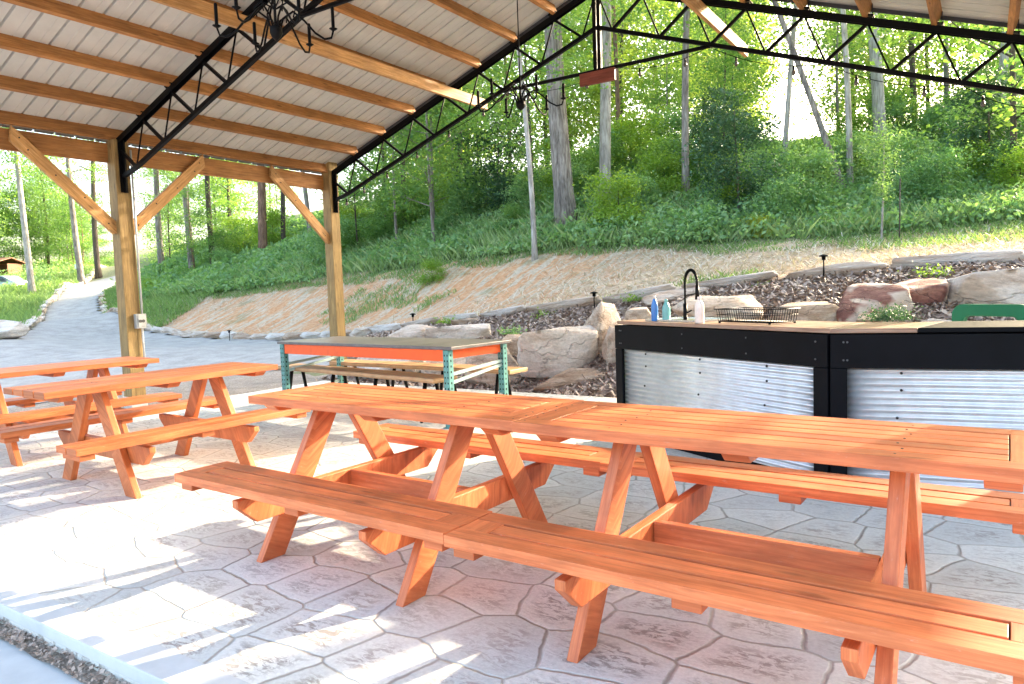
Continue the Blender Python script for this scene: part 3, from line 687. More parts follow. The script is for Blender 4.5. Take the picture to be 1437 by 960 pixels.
# worktop: left part natural timber boards, right part black
i1, i2 = -n1, -n2; Dp = .62
def Q(p, z): return (p.x-BC.x, p.y-BC.y, z)
bis = (i1+i2); bis = bis/bis.dot(i1)*Dp
mb = MB()
nb = 5
for k in range(nb):
    a0, a1 = k/nb, (k+.985)/nb
    pts = [BL+i1*Dp*a0, BC+bis*a0, BC+bis*a1, BL+i1*Dp*a1]
    mb.prism([Q(p, HB) for p in pts], (0, 0, 0), (0, 0, .028), random.random())
mb.build('worktop', 'counter', bar, .003)
mb = MB()
for k in range(nb):
    a0, a1 = k/nb, (k+.985)/nb
    pts = [BC+bis*a0+d2*.45*(1-0), BR+i2*Dp*a0, BR+i2*Dp*a1, BC+bis*a1+d2*.45]
    mb.prism([Q(p, HB) for p in pts], (0, 0, 0), (0, 0, .028), random.random())
mb.build('worktop', 'black_board', bar, .003)
mb = MB()
pts = [BC, BC+d2*.448, BC+bis+d2*.448, BC+bis]; mb.prism([Q(p, HB) for p in pts], (0, 0, 0), (0, 0, .027), .5); mb.build('worktop', 'counter', bar, .003)
# back and end panels
mb = MB()
for A_, B_ in ((BL+i1*Dp, BC+bis), (BC+bis, BR+i2*Dp)): mb.beam(Q(A_, .48), Q(B_, .48), .02, .92)
mb.beam(Q(BL+i1*.03+d1*.012, .48), Q(BL+i1*(Dp-.02)+d1*.012, .48), .02, .92); mb.build('back_panel', 'black_board', bar)
# sink set in the worktop near its left end
def on_bar(u, v): p = BL+d1*u+i1*v; return p
def q3(p, z): return Vector((p.x-BC.x, p.y-BC.y, z))
mb = MB(); c0 = on_bar(.52, .32)
for (u0, v0, u1, v1) in ((-.28, -.2, .28, -.2), (-.28, .2, .28, .2), (-.28, -.2, -.28, .2), (.28, -.2, .28, .2)):
    mb.beam(q3(c0+d1*u0+i1*v0, HB+.036), q3(c0+d1*u1+i1*v1, HB+.036), .03, .014)
mb.beam(q3(c0-d1*.27, HB+.031), q3(c0+d1*.27, HB+.031), .38, .003)
mb.build('sink', 'steel', bar, .003)
# spring neck faucet
fp = on_bar(.62, .20); zc = HB+.028
mb = MB(); base = q3(fp, zc); tr = d1*.985-i1*.17
sp = [base+Vector((0, 0, .0)), base+Vector((0, 0, .12)), base+Vector((0, 0, .26))]
for k in range(0, 13):
    a = math.pi*k/12; sp.append(base+Vector((0, 0, .30))+tr*(.085*(1-math.cos(a)))+Vector((0, 0, .095*math.sin(a))))
sp.append(base+tr*.17+Vector((0, 0, .26)))
mb.tube(sp, .0085, 8)
L_acc = 0
for a_, b_ in zip(sp[2:-1], sp[3:]):          # spring coils
    n_ = max(1, int((b_-a_).length/.009))
    for j in range(n_):
        c = a_.lerp(b_, j/n_); dd = (b_-a_).normalized(); mb.tube([c, c+dd*.004], .0125, 8)
mb.tube([base, base+Vector((0, 0, .14))], .016, 10); mb.tube([base+tr*.17+Vector((0, 0, .28)), base+tr*.17+Vector((0, 0, .17))], [.013, .017], 10)
mb.tube([base+Vector((0, 0, .2)), base+tr*.17+Vector((0, 0, .215))], .005, 6); mb.tube([base+Vector((0, 0, .06)), base+i1*-.0+d1*.07+Vector((0, 0, .085))], .006, 6)
mb.lathe(base, [(.028, 0), (.028, .006), (.018, .012)])
mb.build('faucet', 'black_plastic', bar)
def bottle(u, v, r, h, mat, cap, label, neck=.35, spray=False):
    p = on_bar(u, v); t = empty('bottle', (p.x, p.y, HB+.0285), 0, label, 'bottle', 'bottles beside the sink')
    mb = MB(); mb.lathe((0, 0, 0), [(r*.9, 0), (r, .006), (r, h*(1-neck)*.9), (r*.92, h*(1-neck)), (r*.5, h*.84), (r*.36, h*.88)]); mb.build('body', mat, t)
    mb = MB(); mb.lathe((0, 0, 0), [(r*.42, h*.878), (r*.42, h*.97), (r*.3, h)])
    mb.build('cap', cap, t)
bottle(.36, .11, .028, .205, 'blue_plastic', 'white_plastic', 'blue plastic bottle with white cap standing left of the faucet')
bottle(.455, .15, .032, .175, 'bluegreen', 'bluegreen', 'pale blue green squeeze bottle between the blue bottle and the faucet')
bottle(.93, .06, .034, .195, 'white_plastic', 'white_plastic', 'white soap bottle standing right of the black faucet', .28)
# wire dish rack
rp = on_bar(1.28, .26); rk = empty('dish_rack', (rp.x, rp.y, HB+.0285), math.atan2(d1.y, d1.x), 'black wire dish rack on the timber worktop right of the white bottle', 'dish rack')
mb = MB(); a, b = .26, .14
for z, e in ((.012, -.02), (.10, 0), (.06, -.01)):
    c = [(-a-e, -b-e, z), (a+e, -b-e, z), (a+e, b+e, z), (-a-e, b+e, z), (-a-e, -b-e, z)]; 
    for p, q in zip(c[:-1], c[1:]): mb.tube([p, q], .0035 if z != .06 else .002, 5)
mb.build('basket_frame', 'black_plastic', rk)
mb = MB()
for k in range(24):
    x = -a+.02+k*(2*a-.04)/23
    for s in (-1, 1): mb.tube([(x, s*(b-.02), .012), (x, s*b, .10)], .0022, 4)
    mb.tube([(x, -b+.02, .012), (x, b-.02, .012)], .002, 4)
for k in range(11):
    y = -b+.02+k*(2*b-.04)/10
    for s in (-1, 1): mb.tube([(s*(a-.02), y, .012), (s*a, y, .10)], .0022, 4)
mb.build('wires', 'black_plastic', rk)
for sx in (-1, 1):
    for sy in (-1, 1): mb = MB(); mb.lathe((sx*(a-.03), sy*(b-.02), 0), [(.008, 0), (.008, .014)]); mb.build('foot', 'black_plastic', rk)

# ------------------------------------------------------------------ green chair behind the bar
gp = at(1391, 470, 5.6); gc = empty('green_chair', (gp[0], gp[1], 0), -.55, 'green plastic high backed chair standing behind the bar at the right edge', 'chair')
mb = MB(); 
def arch(hw, z0, z1, r, n=7):
    pts = [(-hw, 0, z0)]
    for k in range(n): a = math.pi-(math.pi/2)*k/(n-1); pts.append((-hw+r+r*math.cos(a), 0, z1-r+r*math.sin(a)))
    for k in range(n): a = math.pi/2-(math.pi/2)*k/(n-1); pts.append((hw-r+r*math.cos(a), 0, z1-r+r*math.sin(a)))
    pts.append((hw, 0, z0)); return pts
o_, i_ = arch(.30, .5, 1.03, .085), arch(.205, .5, .935, .045); n_ = len(o_); b_ = len(mb.v)
for yy in (-.03, .03): mb.v += [Vector((p[0], yy, p[2])) for p in o_] + [Vector((p[0], yy, p[2])) for p in i_]
for k in range(n_-1):
    A_, B_, C_, D_ = b_+k, b_+k+1, b_+n_+k+1, b_+n_+k; mb.face([A_, B_, C_, D_]); mb.face([A_+2*n_, D_+2*n_, C_+2*n_, B_+2*n_]); mb.face([A_, A_+2*n_, B_+2*n_, B_], None, .5, True); mb.face([D_, C_, C_+2*n_, D_+2*n_], None, .5, True)
mb.beam((-.22, 0, .62), (.22, 0, .62), .04, .12); mb.build('backrest', 'green_plastic', gc, .01)
mb = MB(); mb.box((-.26, -.5, .50), (.26, .02, .54)); mb.build('seat', 'green_plastic', gc, .012)
for sx in (-1, 1):
    for y in (-.46, -.02): mb = MB(); mb.beam((sx*.23, y, 0), (sx*.23, y, .5), .06, .05, up=(1, 0, 0)); mb.build('leg', 'green_plastic', gc, .008)
    mb = MB(); mb.beam((sx*.26, -.46, .72), (sx*.26, 0, .74), .05, .03); mb.beam((sx*.26, -.44, .54), (sx*.26, -.44, .71), .04, .04, up=(1, 0, 0)); mb.build('armrest', 'green_plastic', gc, .008)

# ------------------------------------------------------------------ rack-frame table and benches
ta = math.atan2(5.187-5.468, -4.046+6.803); wt = empty('rack_table', (-5.43, 5.76, 0), ta, 'long dark topped table on orange beams and teal rack legs beside the boulders', 'table')
mb = MB(); mb.box((-1.40, -.43, .735), (1.40, .45, .765)); mb.build('tabletop', 'slate_top', wt, .004)
for s in (-1, 1):
    mb = MB(); mb.box((-1.28, s*.395-.02, .625), (1.28, s*.395+.02, .733)); mb.build('beam', 'orange_beam', wt, .004)
    mb = MB(); mb.box((s*1.30-.018, -.36, .645), (s*1.30+.018, .38, .733)); mb.build('end_beam', 'orange_beam', wt, .004)
for sx in (-1, 1):
    for sy in (-1, 1):
        mb = MB(); x, y = sx*1.32, sy*.395; mb.box((x-.035, y-.028, 0), (x+.035, y-.024, .73)); mb.box((x-.037, y-.028, 0), (x-.032, y+.03, .73)); mb.box((x+.032, y-.028, 0), (x+.037, y+.03, .73)); lg = mb.build('leg', 'teal', wt)
        mb = MB()
        for k in range(13):
            z = .05+k*.052
            for o in (-.018, .018): mb.box((x+o-.006, y-.0295, z), (x+o+.006, y-.0285, z+.018)); 
            mb.box((x+.0372, y-.008, z), (x+.0382, y+.006, z+.02)); mb.box((x-.0382, y-.008, z), (x-.0372, y+.006, z+.02))
        mb.build('slots', 'black_plastic', lg)
        mb = MB(); mb.box((x-.05, y-.05, 0), (x+.05, y+.05, .006)); mb.build('foot_plate', 'teal', lg)
    mb = MB()
    for z in (.12, .42): mb.beam((sx*1.32, -.37, z), (sx*1.32, .37, z+.10), .03, .03)
    mb.beam((sx*1.32, -.37, .5), (sx*1.32, .37, .56), .03, .03); mb.build('strut', 'teal_pale', wt, .002)
def rack_bench(loc, rz, L, label):
    t = empty('plank_bench', loc, rz, label, 'bench', 'plank benches under the dark topped table')
    mb = MB(); b0 = 0; n = 14
    lo = [(-L/2+L*k/n, -.15+.012*math.sin(k*1.7), 0) for k in range(n+1)]; hi = [(-L/2+L*k/n, .15+.014*math.sin(k*1.3+1), 0) for k in range(n+1)][::-1]
    mb.prism([(p[0], p[1], .405) for p in lo+hi], (0, 0, 0), (0, 0, .045), .5); mb.build('seat', 'bench_top', t, .006)
    for x in (-L/2+.22, -L*.12, L*.15, L/2-.22):
        for s in (-1, 1): mb = MB(); mb.tube([(x, s*.07, .405), (x+s*.03, s*.12, 0)], [.022, .016], 8); mb.build('leg', 'black_metal', t)
    return t
b1 = rack_bench((-5.74, 5.62, 0), math.atan2(5.509-5.949, 2.912), 2.85, 'plank bench with black legs pushed under the near side of the dark topped table')
b2 = copy_tree(b1); b2.location = (-5.45, 6.33, 0); b2.rotation_euler[2] = -.06; b2['label'] = 'plank bench with black legs along the far side of the dark topped table'

# ------------------------------------------------------------------ chandeliers, string lights
def chandelier(loc, top, rz, R0, label):
    t = empty('chandelier', loc, rz, label, 'chandelier', 'black iron chandeliers under the roof ridge')
    mb = MB(); mb.tube([(0, 0, .25), (0, 0, top)], .006, 6); mb.tube([(0, 0, -.02), (0, 0, .3)], .012, 8)
    mb.build('rod', 'black_metal', t)
    mb = MB(); mb.lathe((0, 0, -.06), [(.004, 0), (.035, .025), (.05, .05), (.05, .09), (.02, .11)], 12); mb.build('hub', 'black_metal', t)
    for k in range(6):
        a = k*math.pi/3+.3; ca, sa = math.cos(a), math.sin(a); r = R0
        def p(u, z): return (ca*u, sa*u, z)
        mb = MB(); mb.tube([p(.03, 0), p(.06, .09), p(.14, .14), p(r*.5, .08), p(r*.68, .0), p(r*.84, -.04), p(r*.96, -.03), p(r, .02)], .0085, 6)
        mb.tube([p(.02, .16), p(.1, .2), p(.16, .16), p(.14, .1)], .006, 6); am = mb.build('arm', 'black_metal', t)
        mb = MB(); mb.lathe(p(r, .02), [(.015, 0), (.035, .012), (.02, .016), (.014, .02), (.014, .15), (.010, .16)], 10); mb.build('candle_cup', 'black_metal', am)
    return t
c1 = chandelier((XR, 6.50, 3.19), ZR+.1-3.19, 0.1, .45, 'black iron chandelier hanging near the middle of the roof, seen against the trees')
c2 = copy_tree(c1); c2.location = (XR, 3.38, 3.08); c2.rotation_euler[2] = .45; c2.scale = (.85, .85, 1); c2['label'] = 'black iron chandelier hanging at the top left, seen against the roof sheets'
for ch in c2.children:
    if ch.name.startswith('rod'): ch.scale = (1, 1, (ZR+.1-3.08)/(ZR+.1-3.19))
sg = empty('string_lights', (XR, Y2-.06, 3.9), 0, 'black string light cable with small bulbs hung along the far truss', 'string lights')
pts = []; knots = [(-8.7, 2.78), (bot(1)[0], bot(1)[1]-.02), (bot(3)[0], bot(3)[1]-.02), (bot(5)[0], 3.93), (XR+.3, 3.93), (bot(5, -1)[0], 3.94), (bot(3, -1)[0], bot(3, -1)[1]-.03), (bot(1, -1)[0], bot(1, -1)[1]-.03), (XE-.3, 2.75)]
bulbs = []
for (xa, za), (xb, zb) in zip(knots[:-1], knots[1:]):
    for k in range(10):
        t = k/10; pts.append((xa+(xb-xa)*t-XR, 0, za+(zb-za)*t-3.9-.10*4*t*(1-t)*(.6+.4*abs(xb-xa)/1.5)))
    for t in (.25, .75): bulbs.append((xa+(xb-xa)*t-XR, 0, za+(zb-za)*t-3.9-.10*.75*(.6+.4*abs(xb-xa)/1.5)))
mb = MB(); mb.tube(pts, .004, 5); mb.build('cable', 'black_plastic', sg)
for b_ in bulbs:
    mb = MB(); mb.lathe((b_[0], b_[1], b_[2]-.04), [(.012, .0), (.012, .04)], 8); so1 = mb.build('socket', 'black_plastic', sg)
    mb = MB(); mb.lathe((b_[0], b_[1], b_[2]-.10), [(.004, 0), (.018, .012), (.022, .03), (.012, .06)], 8); mb.build('bulb', 'bulb', so1)

# ------------------------------------------------------------------ rocks
def rock_mesh(seed, block=.5, sub=3):
    rg = np.random.default_rng(seed); bm = bmesh.new(); n = 13+int(block*16)
    for _ in range(n):
        v = rg.normal(size=3); v /= np.linalg.norm(v); m_ = max(abs(v)); v = v*(1-block)+v/m_*block; v *= .5*(.86+.14*rg.random()); bm.verts.new(v.tolist())
    bmesh.ops.convex_hull(bm, input=bm.verts[:]); bmesh.ops.delete(bm, geom=[v for v in bm.verts if not v.link_faces], context='VERTS')
    bmesh.ops.bevel(bm, geom=bm.edges[:], offset=.012, segments=1, affect='EDGES')
    bmesh.ops.triangulate(bm, faces=bm.faces[:])
    for _ in range(sub): bmesh.ops.subdivide_edges(bm, edges=[e for e in bm.edges if e.calc_length() > .07], cuts=1, use_grid_fill=True); bmesh.ops.triangulate(bm, faces=bm.faces[:])
    for v in bm.verts:
        p = v.co*3.0+Vector((seed*3.1, 0, 0)); q = Vector((v.co.x*3, v.co.y*3, v.co.z*11+seed))
        v.co += v.normal*(mnoise.fractal(p, 1, 2.0, 4)*.018) + v.normal*(mnoise.noise(q)*.012)
    P = np.array([v.co for v in bm.verts]); lo, hi = P.min(0), P.max(0)
    for v in bm.verts: v.co = Vector(((v.co[i]-(lo[i]+hi[i])/2)/(hi[i]-lo[i]) for i in range(3)))
    me = bpy.data.meshes.new('rock'); bmesh.ops.recalc_face_normals(bm, faces=bm.faces); bm.to_mesh(me); bm.free()
    me.polygons.foreach_set('use_smooth', [True]*len(me.polygons)); 
    return me
ROCKS = [rock_mesh(s, b) for s, b in ((1, .55), (2, .35), (3, .7), (4, .5), (5, .2), (6, .6), (9, .8), (12, .75), (14, .4), (21, .9))]
def rock(x0, x1, y0, y1, d, k, mat, label, name='boulder', dep=.75, rz=0, tilt=0, group=None, cat='boulder'):
    c = at((x0+x1)/2, (y0+y1)/2, d+ (x1-x0)/CF*d*dep*.3); w_ = (x1-x0)/CF*d*1.04; h_ = (y1-y0)/CF*d*1.04
    me = ROCKS[k].copy(); o = link(name, me, mat)
    o.location = c; o.scale = (w_, w_*dep, h_); o.rotation_euler = (0, tilt, -CY+rz); return tag(o, label, cat, group)
rock(726, 838, 458, 530, 10.1, 9, 'rock_pale', 'large pale block shaped boulder right of the dark topped table', dep=.7, rz=.1)
rock(813, 880, 424, 505, 10.3, 4, 'rock_tan', 'tan boulder standing upright on its point between the pale block and the bar', dep=.8, rz=.4)
rock(748, 868, 514, 551, 9.6, 6, 'rock_brown', 'flat brown slab of rock lying below the large pale block', dep=.7)
rock(846, 884, 458, 522, 9.9, 3, 'rock_tan', 'narrow tan boulder half hidden behind the black end of the bar', dep=1)
rock(876, 922, 432, 470, 9.7, 5, 'rock_tan', 'small pointed tan rock seen behind the blue bottle')
rock(945, 1072, 414, 475, 9.7, 1, 'rock_tan', 'rounded tan boulder behind the faucet and dish rack')
rock(1078, 1200, 424, 482, 9.0, 5, 'rock_brown', 'grey and tan arched boulder just right of the dish rack')
rock(1150, 1282, 398, 482, 9.0, 7, 'rock_red', 'dark red boulder with white patches behind the bar corner', rz=.2)
rock(1222, 1330, 392, 482, 9.3, 9, 'rock_red', 'red and cream boulder next to the huge pale one', rz=1.2)
rock(1310, 1560, 372, 480, 8.9, 9, 'rock_pale', 'huge pale boulder behind the green chair at the right edge', dep=.6)
rock(1258, 1350, 446, 476, 8.3, 6, 'rock_pale', 'low flat pale rock left of the green chair', dep=.7)
rock(1190, 1262, 440, 480, 8.6, 8, 'rock_brown', 'small brown rock under the dark red boulder beside the fern')
rock(536, 622, 456, 500, 13.5, 7, 'rock_tan', 'tan sandstone block showing just above the dark tabletop')
rock(600, 690, 455, 492, 13.2, 9, 'rock_pale', 'low pale block above the right half of the dark tabletop')
rock(500, 600, 492, 540, 11.6, 0, 'rock_pale', 'pale boulder seen under the left half of the dark topped table')
rock(590, 668, 495, 545, 11.2, 3, 'rock_tan', 'tan boulder seen under the dark topped table behind its benches')
rock(652, 735, 486, 550, 10.4, 5, 'rock_tan', 'tan boulder leaning beside the right teal legs of the table')
rock(700, 745, 470, 520, 11.6, 8, 'rock_brown', 'small brown rock left of the large pale block boulder')
rock(898, 1012, 402, 432, 12.0, 7, 'rock_tan', 'long tan edging block in the stone row behind the faucet')
rock(634, 690, 446, 462, 15, 9, 'rock_brown', 'red brown log shaped edging stone above the dark topped table')
rock(1355, 1415, 361, 378, 10.7, 9, 'rock_tan', 'tan log shaped edging stone above the huge pale boulder')
rock(-30, 38, 448, 478, 23.5, 3, 'rock_pale', 'pale boulder beside the left edge of the drive')
# long edging stones along the mulch bed
def lay_row(pts, step, hgt, mats, label, group, name='edging_stone', wid=.28, skip=None):
    pts = [np.array(p) for p in pts]; acc = 0; rg = random.Random(5)
    for a, b in zip(pts[:-1], pts[1:]):
        L = np.linalg.norm(b-a); n = max(1, int(round(L/step)))
        for k in range(n):
            t = (k+.5)/n; c = a+(b-a)*t
            if skip and skip(c): continue
            o = link(name, ROCKS[rg.choice((7, 9, 9, 2))], None); z = z1(c[0], c[1])
            if not o.data.materials: o.data.materials.append(MAT['rock_pale'])
            o.scale = (L/n*rg.uniform(.86, 1.04), wid*rg.uniform(.8, 1.3), hgt*rg.uniform(.75, 1.3)); o.location = (c[0], c[1], z+hgt*.22)
            o.rotation_euler = (rg.uniform(-.06, .06), rg.uniform(-.05, .05)-math.atan2(z1(b[0], b[1])-z1(a[0], a[1]), L), math.atan2(b[1]-a[1], b[0]-a[0])+rg.uniform(-.06, .06))
            o.material_slots[0].link = 'OBJECT'; o.material_slots[0].material = MAT[rg.choice(mats)]
            tag(o, label, 'stone', group)
lay_row(edge_line, 1.3, .21, ['rock_pale', 'rock_pale', 'rock_tan'], 'long flat pale stone in the edging row along the top of the mulch bed', 'edging stones above the mulch bed')
lay_row(kerb_r, .95, .26, ['rock_pale', 'rock_tan', 'rock_brown'], 'rough stone in the kerb row between the drive and the bare clay bank', 'kerb stones on the bank side of the drive', 'kerb_stone', .34)
lay_row(kerb_l[1:], 1.2, .34, ['rock_pale', 'rock_tan'], 'rough stone in the kerb row on the grassy side of the drive', 'kerb stones on the grassy side of the drive', 'kerb_stone', .42)

# ------------------------------------------------------------------ path lights, stake
def path_light(px, py, d, label):
    c = at(px, py, d); z = z1(c[0], c[1]); t = empty('path_light', (c[0], c[1], z-.02), 0, label, 'path light', 'small black path lights')
    mb = MB(); mb.tube([(0, 0, 0), (0, 0, .28)], .012, 6); mb.build('stem', 'black_metal', t)
    mb = MB(); mb.lathe((0, 0, .27), [(.03, 0), (.03, .05), (.075, .055), (.07, .07), (.01, .09)], 12); mb.build('lamp_head', 'black_metal', t)
path_light(1156, 390, 11.2, 'small black path light in the mulch bed behind the bar')
path_light(834, 424, 12.9, 'small black path light above the upright tan boulder')
path_light(580, 458, 16.5, 'small black path light beside the tan block above the dark tabletop')
path_light(322, 472, 22.6, 'small black path light at the kerb between the two timber posts')
c = at(1262, 358, 14.6); mb = MB(); z = z1(c[0], c[1]); mb.tube([(0, 0, -.1), (.01, 0, 1.28)], .014, 6)
o = mb.build('garden_stake', 'bark_dark'); o.location = (c[0], c[1], z); tag(o, 'thin dark metal stake standing in the bare bank right of the sapling', 'stake')

# ------------------------------------------------------------------ car and shed far left
cp = at(6, 417, 54); cz = z1(cp[0], cp[1])
car = empty('parked_car', (cp[0], cp[1], cz), R(20), 'pale silver parked car half hidden by grass in front of the brown shed', 'car')
def loft(mb, secs):
    n = len(secs[0]); b = len(mb.v)
    for s in secs: mb.v += [Vector(p) for p in s]
    for i in range(len(secs)-1):
        for k in range(n): k2 = (k+1) % n; mb.face([b+i*n+k, b+i*n+k2, b+(i+1)*n+k2, b+(i+1)*n+k], None, .5, True)
    mb.face([b+k for k in range(n)][::-1]); mb.face([b+(len(secs)-1)*n+k for k in range(n)])
prof = [(-2.1, .45), (-2.05, .85), (-1.5, .95), (-.9, 1.0), (-.4, 1.38), (.7, 1.42), (1.4, 1.05), (2.05, .95), (2.15, .5), (2.0, .28), (-2.0, .28)]
mb = MB(); loft(mb, [[(x, s*(.86 if z < 1.02 else .66), z*(1 if abs(s) < 1.01 else .98)) for x, z in prof] for s in (-1, -.9, .9, 1)]); mb.build('body', 'car_paint', car, .03)
mb = MB()
for s in (-1, 1): mb.prism([(-.78, s*.80, 1.03), (-.38, s*.69, 1.33), (.66, s*.69, 1.36), (1.2, s*.80, 1.05)], (0, 0, 0), (0, s*.03, 0))
mb.prism([(-.93, -.62, 1.04), (-.93, .62, 1.04), (-.45, .55, 1.36), (-.45, -.55, 1.36)], (0, 0, 0), (-.03, 0, .02)); mb.build('window', 'glass_dark', car)
for x in (-1.35, 1.35):
    for s in (-1, 1):
        mb = MB(); mb.tube([(x, s*.72, .32), (x, s*.9, .32)], .32, 18); wh = mb.build('wheel', 'rubber', car)
        mb = MB(); mb.tube([(x, s*.90, .32), (x, s*.915, .32)], .2, 14); mb.build('rim', 'steel', wh)
for s in (-1, 1): mb = MB(); mb.box((-2.12, s*.62-.14, .66), (-2.06, s*.62+.14, .78)); mb.build('headlight', 'white_plastic', car, .01)
sp_ = at(-16, 402, 66); sz = z1(sp_[0], sp_[1])
shed = empty('shed', (sp_[0], sp_[1], sz-.3), R(25), 'brown wooden open fronted shed behind the parked car at the left edge', 'shed')
mb = MB(); mb.box((-3, 1.9, 0), (3, 2.0, 2.3)); mb.box((-3, -2, 0), (-2.9, 1.9, 2.3)); mb.box((2.9, -.2, 0), (3.0, 1.9, 2.3)); mb.build('wall', 'brown_wall', shed)
for x in (-2.9, 0, 2.9): mb = MB(); mb.box((x-.07, -2.07, 0), (x+.07, -1.93, 2.3)); mb.build('post', 'brown_wall', shed)
mb = MB(); mb.beam((0, -2.5, 2.3), (0, .1, 3.0), 6.8, .1); mb.beam((0, .1, 3.0), (0, 2.4, 2.35), 6.8, .1); mb.build('roof', 'brown_wall', shed); shed.scale = (.75, .75, .75)
wp = at(109, 381, 62); o = MB(); o.box((-.18, -.14, 1.0), (.18, .14, 1.4)); o.box((-.05, -.05, 0), (.05, .05, 1.0)); ob = o.build('box_on_post', 'white_paint', None, .02)
ob.location = (wp[0], wp[1], z1(wp[0], wp[1])-.2); tag(ob, 'small white box on a post beside the far bend of the drive', 'post box')

# ------------------------------------------------------------------ trees
def trunk_mesh(name, h, r0, r1, bend=(0, 0), seed=0, limbs=6, lh=.35, spread=1.8, fork=None, mat='bark_grey'):
    rg = random.Random(seed); mb = MB(); n = 14; pts = []; rs = []
    for k in range(n+1):
        t = k/n; w1 = .12*h/14
        pts.append(Vector((bend[0]*t*t+bend[1]*t+w1*math.sin(t*5+seed)-w1*math.sin(seed), w1*math.cos(t*4+seed*2)-w1*math.cos(seed*2), h*t-.25)))
        rs.append((r0*(1-t)+r1*t)*(1+.35*max(0, 1-t*14)))
    mb.tube(pts, rs, 12)
    tips = []
    for k in range(limbs):
        t = lh+(1-lh)*(k+.5)/limbs; i = int(t*n); p = pts[i]; a = rg.random()*6.28+k*2.4; L = spread*(1.15-t*.7)*rg.uniform(.7, 1.2); up = rg.uniform(.25, .8)
        q = p+Vector((math.cos(a)*L*.5, math.sin(a)*L*.5, up*L*.35)); e = p+Vector((math.cos(a)*L, math.sin(a)*L, up*L*.9))
        rr = rs[i]*.42; mb.tube([p, q, e], [rr, rr*.65, rr*.2], 6, False); tips += [q, e]
        for j in range(2):
            b = a+rg.uniform(-.9, .9); e2 = q+Vector((math.cos(b)*L*.5, math.sin(b)*L*.5, rg.uniform(-.05, .4)*L)); mb.tube([q, e2], [rr*.4, rr*.12], 5, False); tips.append(e2)
    me = mb.mesh(name); me.materials.append(MAT[mat]); return me, tips
def crown_pts(tips, h, n_cl, per, cl_r, seed, low=.2, R_=2.2, flat=.35):
    rg = np.random.default_rng(seed); C = [np.array(t) for t in tips]
    while len(C) < n_cl:
        t = low+(1-low)*rg.random()**.9; a = rg.random()*6.28; rad = R_*math.sqrt(rg.random())*(.45+.75*math.sin(min(1, max(.05, (t-low)/(1-low)))*3.0)**.7)
        C.append(np.array([math.cos(a)*rad, math.sin(a)*rad, h*t]))
    out = []; tn = []
    for c in C[:n_cl]:
        m_ = int(per*(.5+rg.random())); s = cl_r*(.6+.8*rg.random()); u = rg.normal(size=(m_, 3))*np.array([s, s, s*flat]); u[:, 2] -= .18*np.hypot(u[:, 0], u[:, 1])
        out.append(c+u); tn.append(np.clip(rg.normal(.5, .2)+rg.normal(0, .18, m_), 0, 1))
    return np.concatenate(out), np.concatenate(tn)
PROTO = {}
def proto(key, h, r0, r1, ncl, per, clr, low, R_, size, seed, leaf='leaf', limbs=8, lh=.35, spread=2.0, bark='bark_grey', flat=.35, bend=(0, 0)):
    tm, tips = trunk_mesh(key+'_trunk', h, r0, r1, bend, seed, limbs, lh, spread, mat=bark)
    P, tn = crown_pts(tips, h, ncl, per, clr, seed+100, low, R_, flat); cm = leaf_mesh(key+'_crown', P, size, .3, .6, tn); cm.materials.append(MAT[leaf]); PROTO[key] = (tm, cm)
proto('tall_a', 15, .17, .05, 70, 95, .50, .40, 2.7, .13, 1, 'leaf', 10, .42, 2.6, 'bark_dark')
proto('tall_b', 14, .13, .04, 64, 95, .50, .36, 2.4, .12, 2, 'leaf', 10, .38, 2.4, 'bark_brown')
proto('tall_c', 16, .20, .06, 80, 95, .55, .45, 3.0, .14, 3, 'leaf', 10, .46, 2.8, 'bark_grey')
proto('mid_a', 7.0, .055, .015, 75, 90, .42, .16, 1.6, .11, 4, 'leaf', 9, .18, 1.5, 'bark_dark')
proto('mid_b', 6.0, .045, .012, 70, 85, .38, .12, 1.5, .10, 5, 'leaf', 9, .15, 1.4, 'bark_brown')
proto('mid_c', 8.0, .06, .018, 80, 90, .46, .22, 1.7, .12, 6, 'leaf', 9, .22, 1.7, 'bark_grey')
proto('far_a', 15, .16, .05, 170, 60, .75, .03, 3.0, .24, 7, 'leaf_far', 8, .25, 2.6, 'bark_dark')
proto('far_b', 13, .14, .04, 150, 60, .75, .02, 3.0, .24, 8, 'leaf_far', 8, .2, 2.4, 'bark_dark')
proto('pine', 2.6, .03, .01, 46, 150, .20, .08, .75, .07, 9, 'leaf_pine', 8, .1, .7, 'bark_dark', .8)
proto('sapling', 3.0, .026, .012, 34, 60, .13, .45, .38, .06, 10, 'leaf_pale', 7, .45, .35, 'bark_pale', .9)
proto('bush', 1.9, .02, .008, 46, 110, .24, .10, .95, .09, 11, 'leaf_bush', 8, .1, .8, 'bark_dark', .7)
def place(key, name, x, y, s, rz, label, cat='tree', group=None, z=None, sz=None, leaf=None):
    t = empty(name, (x, y, (z1(x, y) if z is None else z)-.05), rz, label, cat, group); t.scale = (s, s, sz or s)
    a = link('trunk', PROTO[key][0], None, t); b = link('crown', PROTO[key][1], None, t)
    if leaf: b.material_slots[0].link = 'OBJECT'; b.material_slots[0].material = MAT[leaf]
    return t
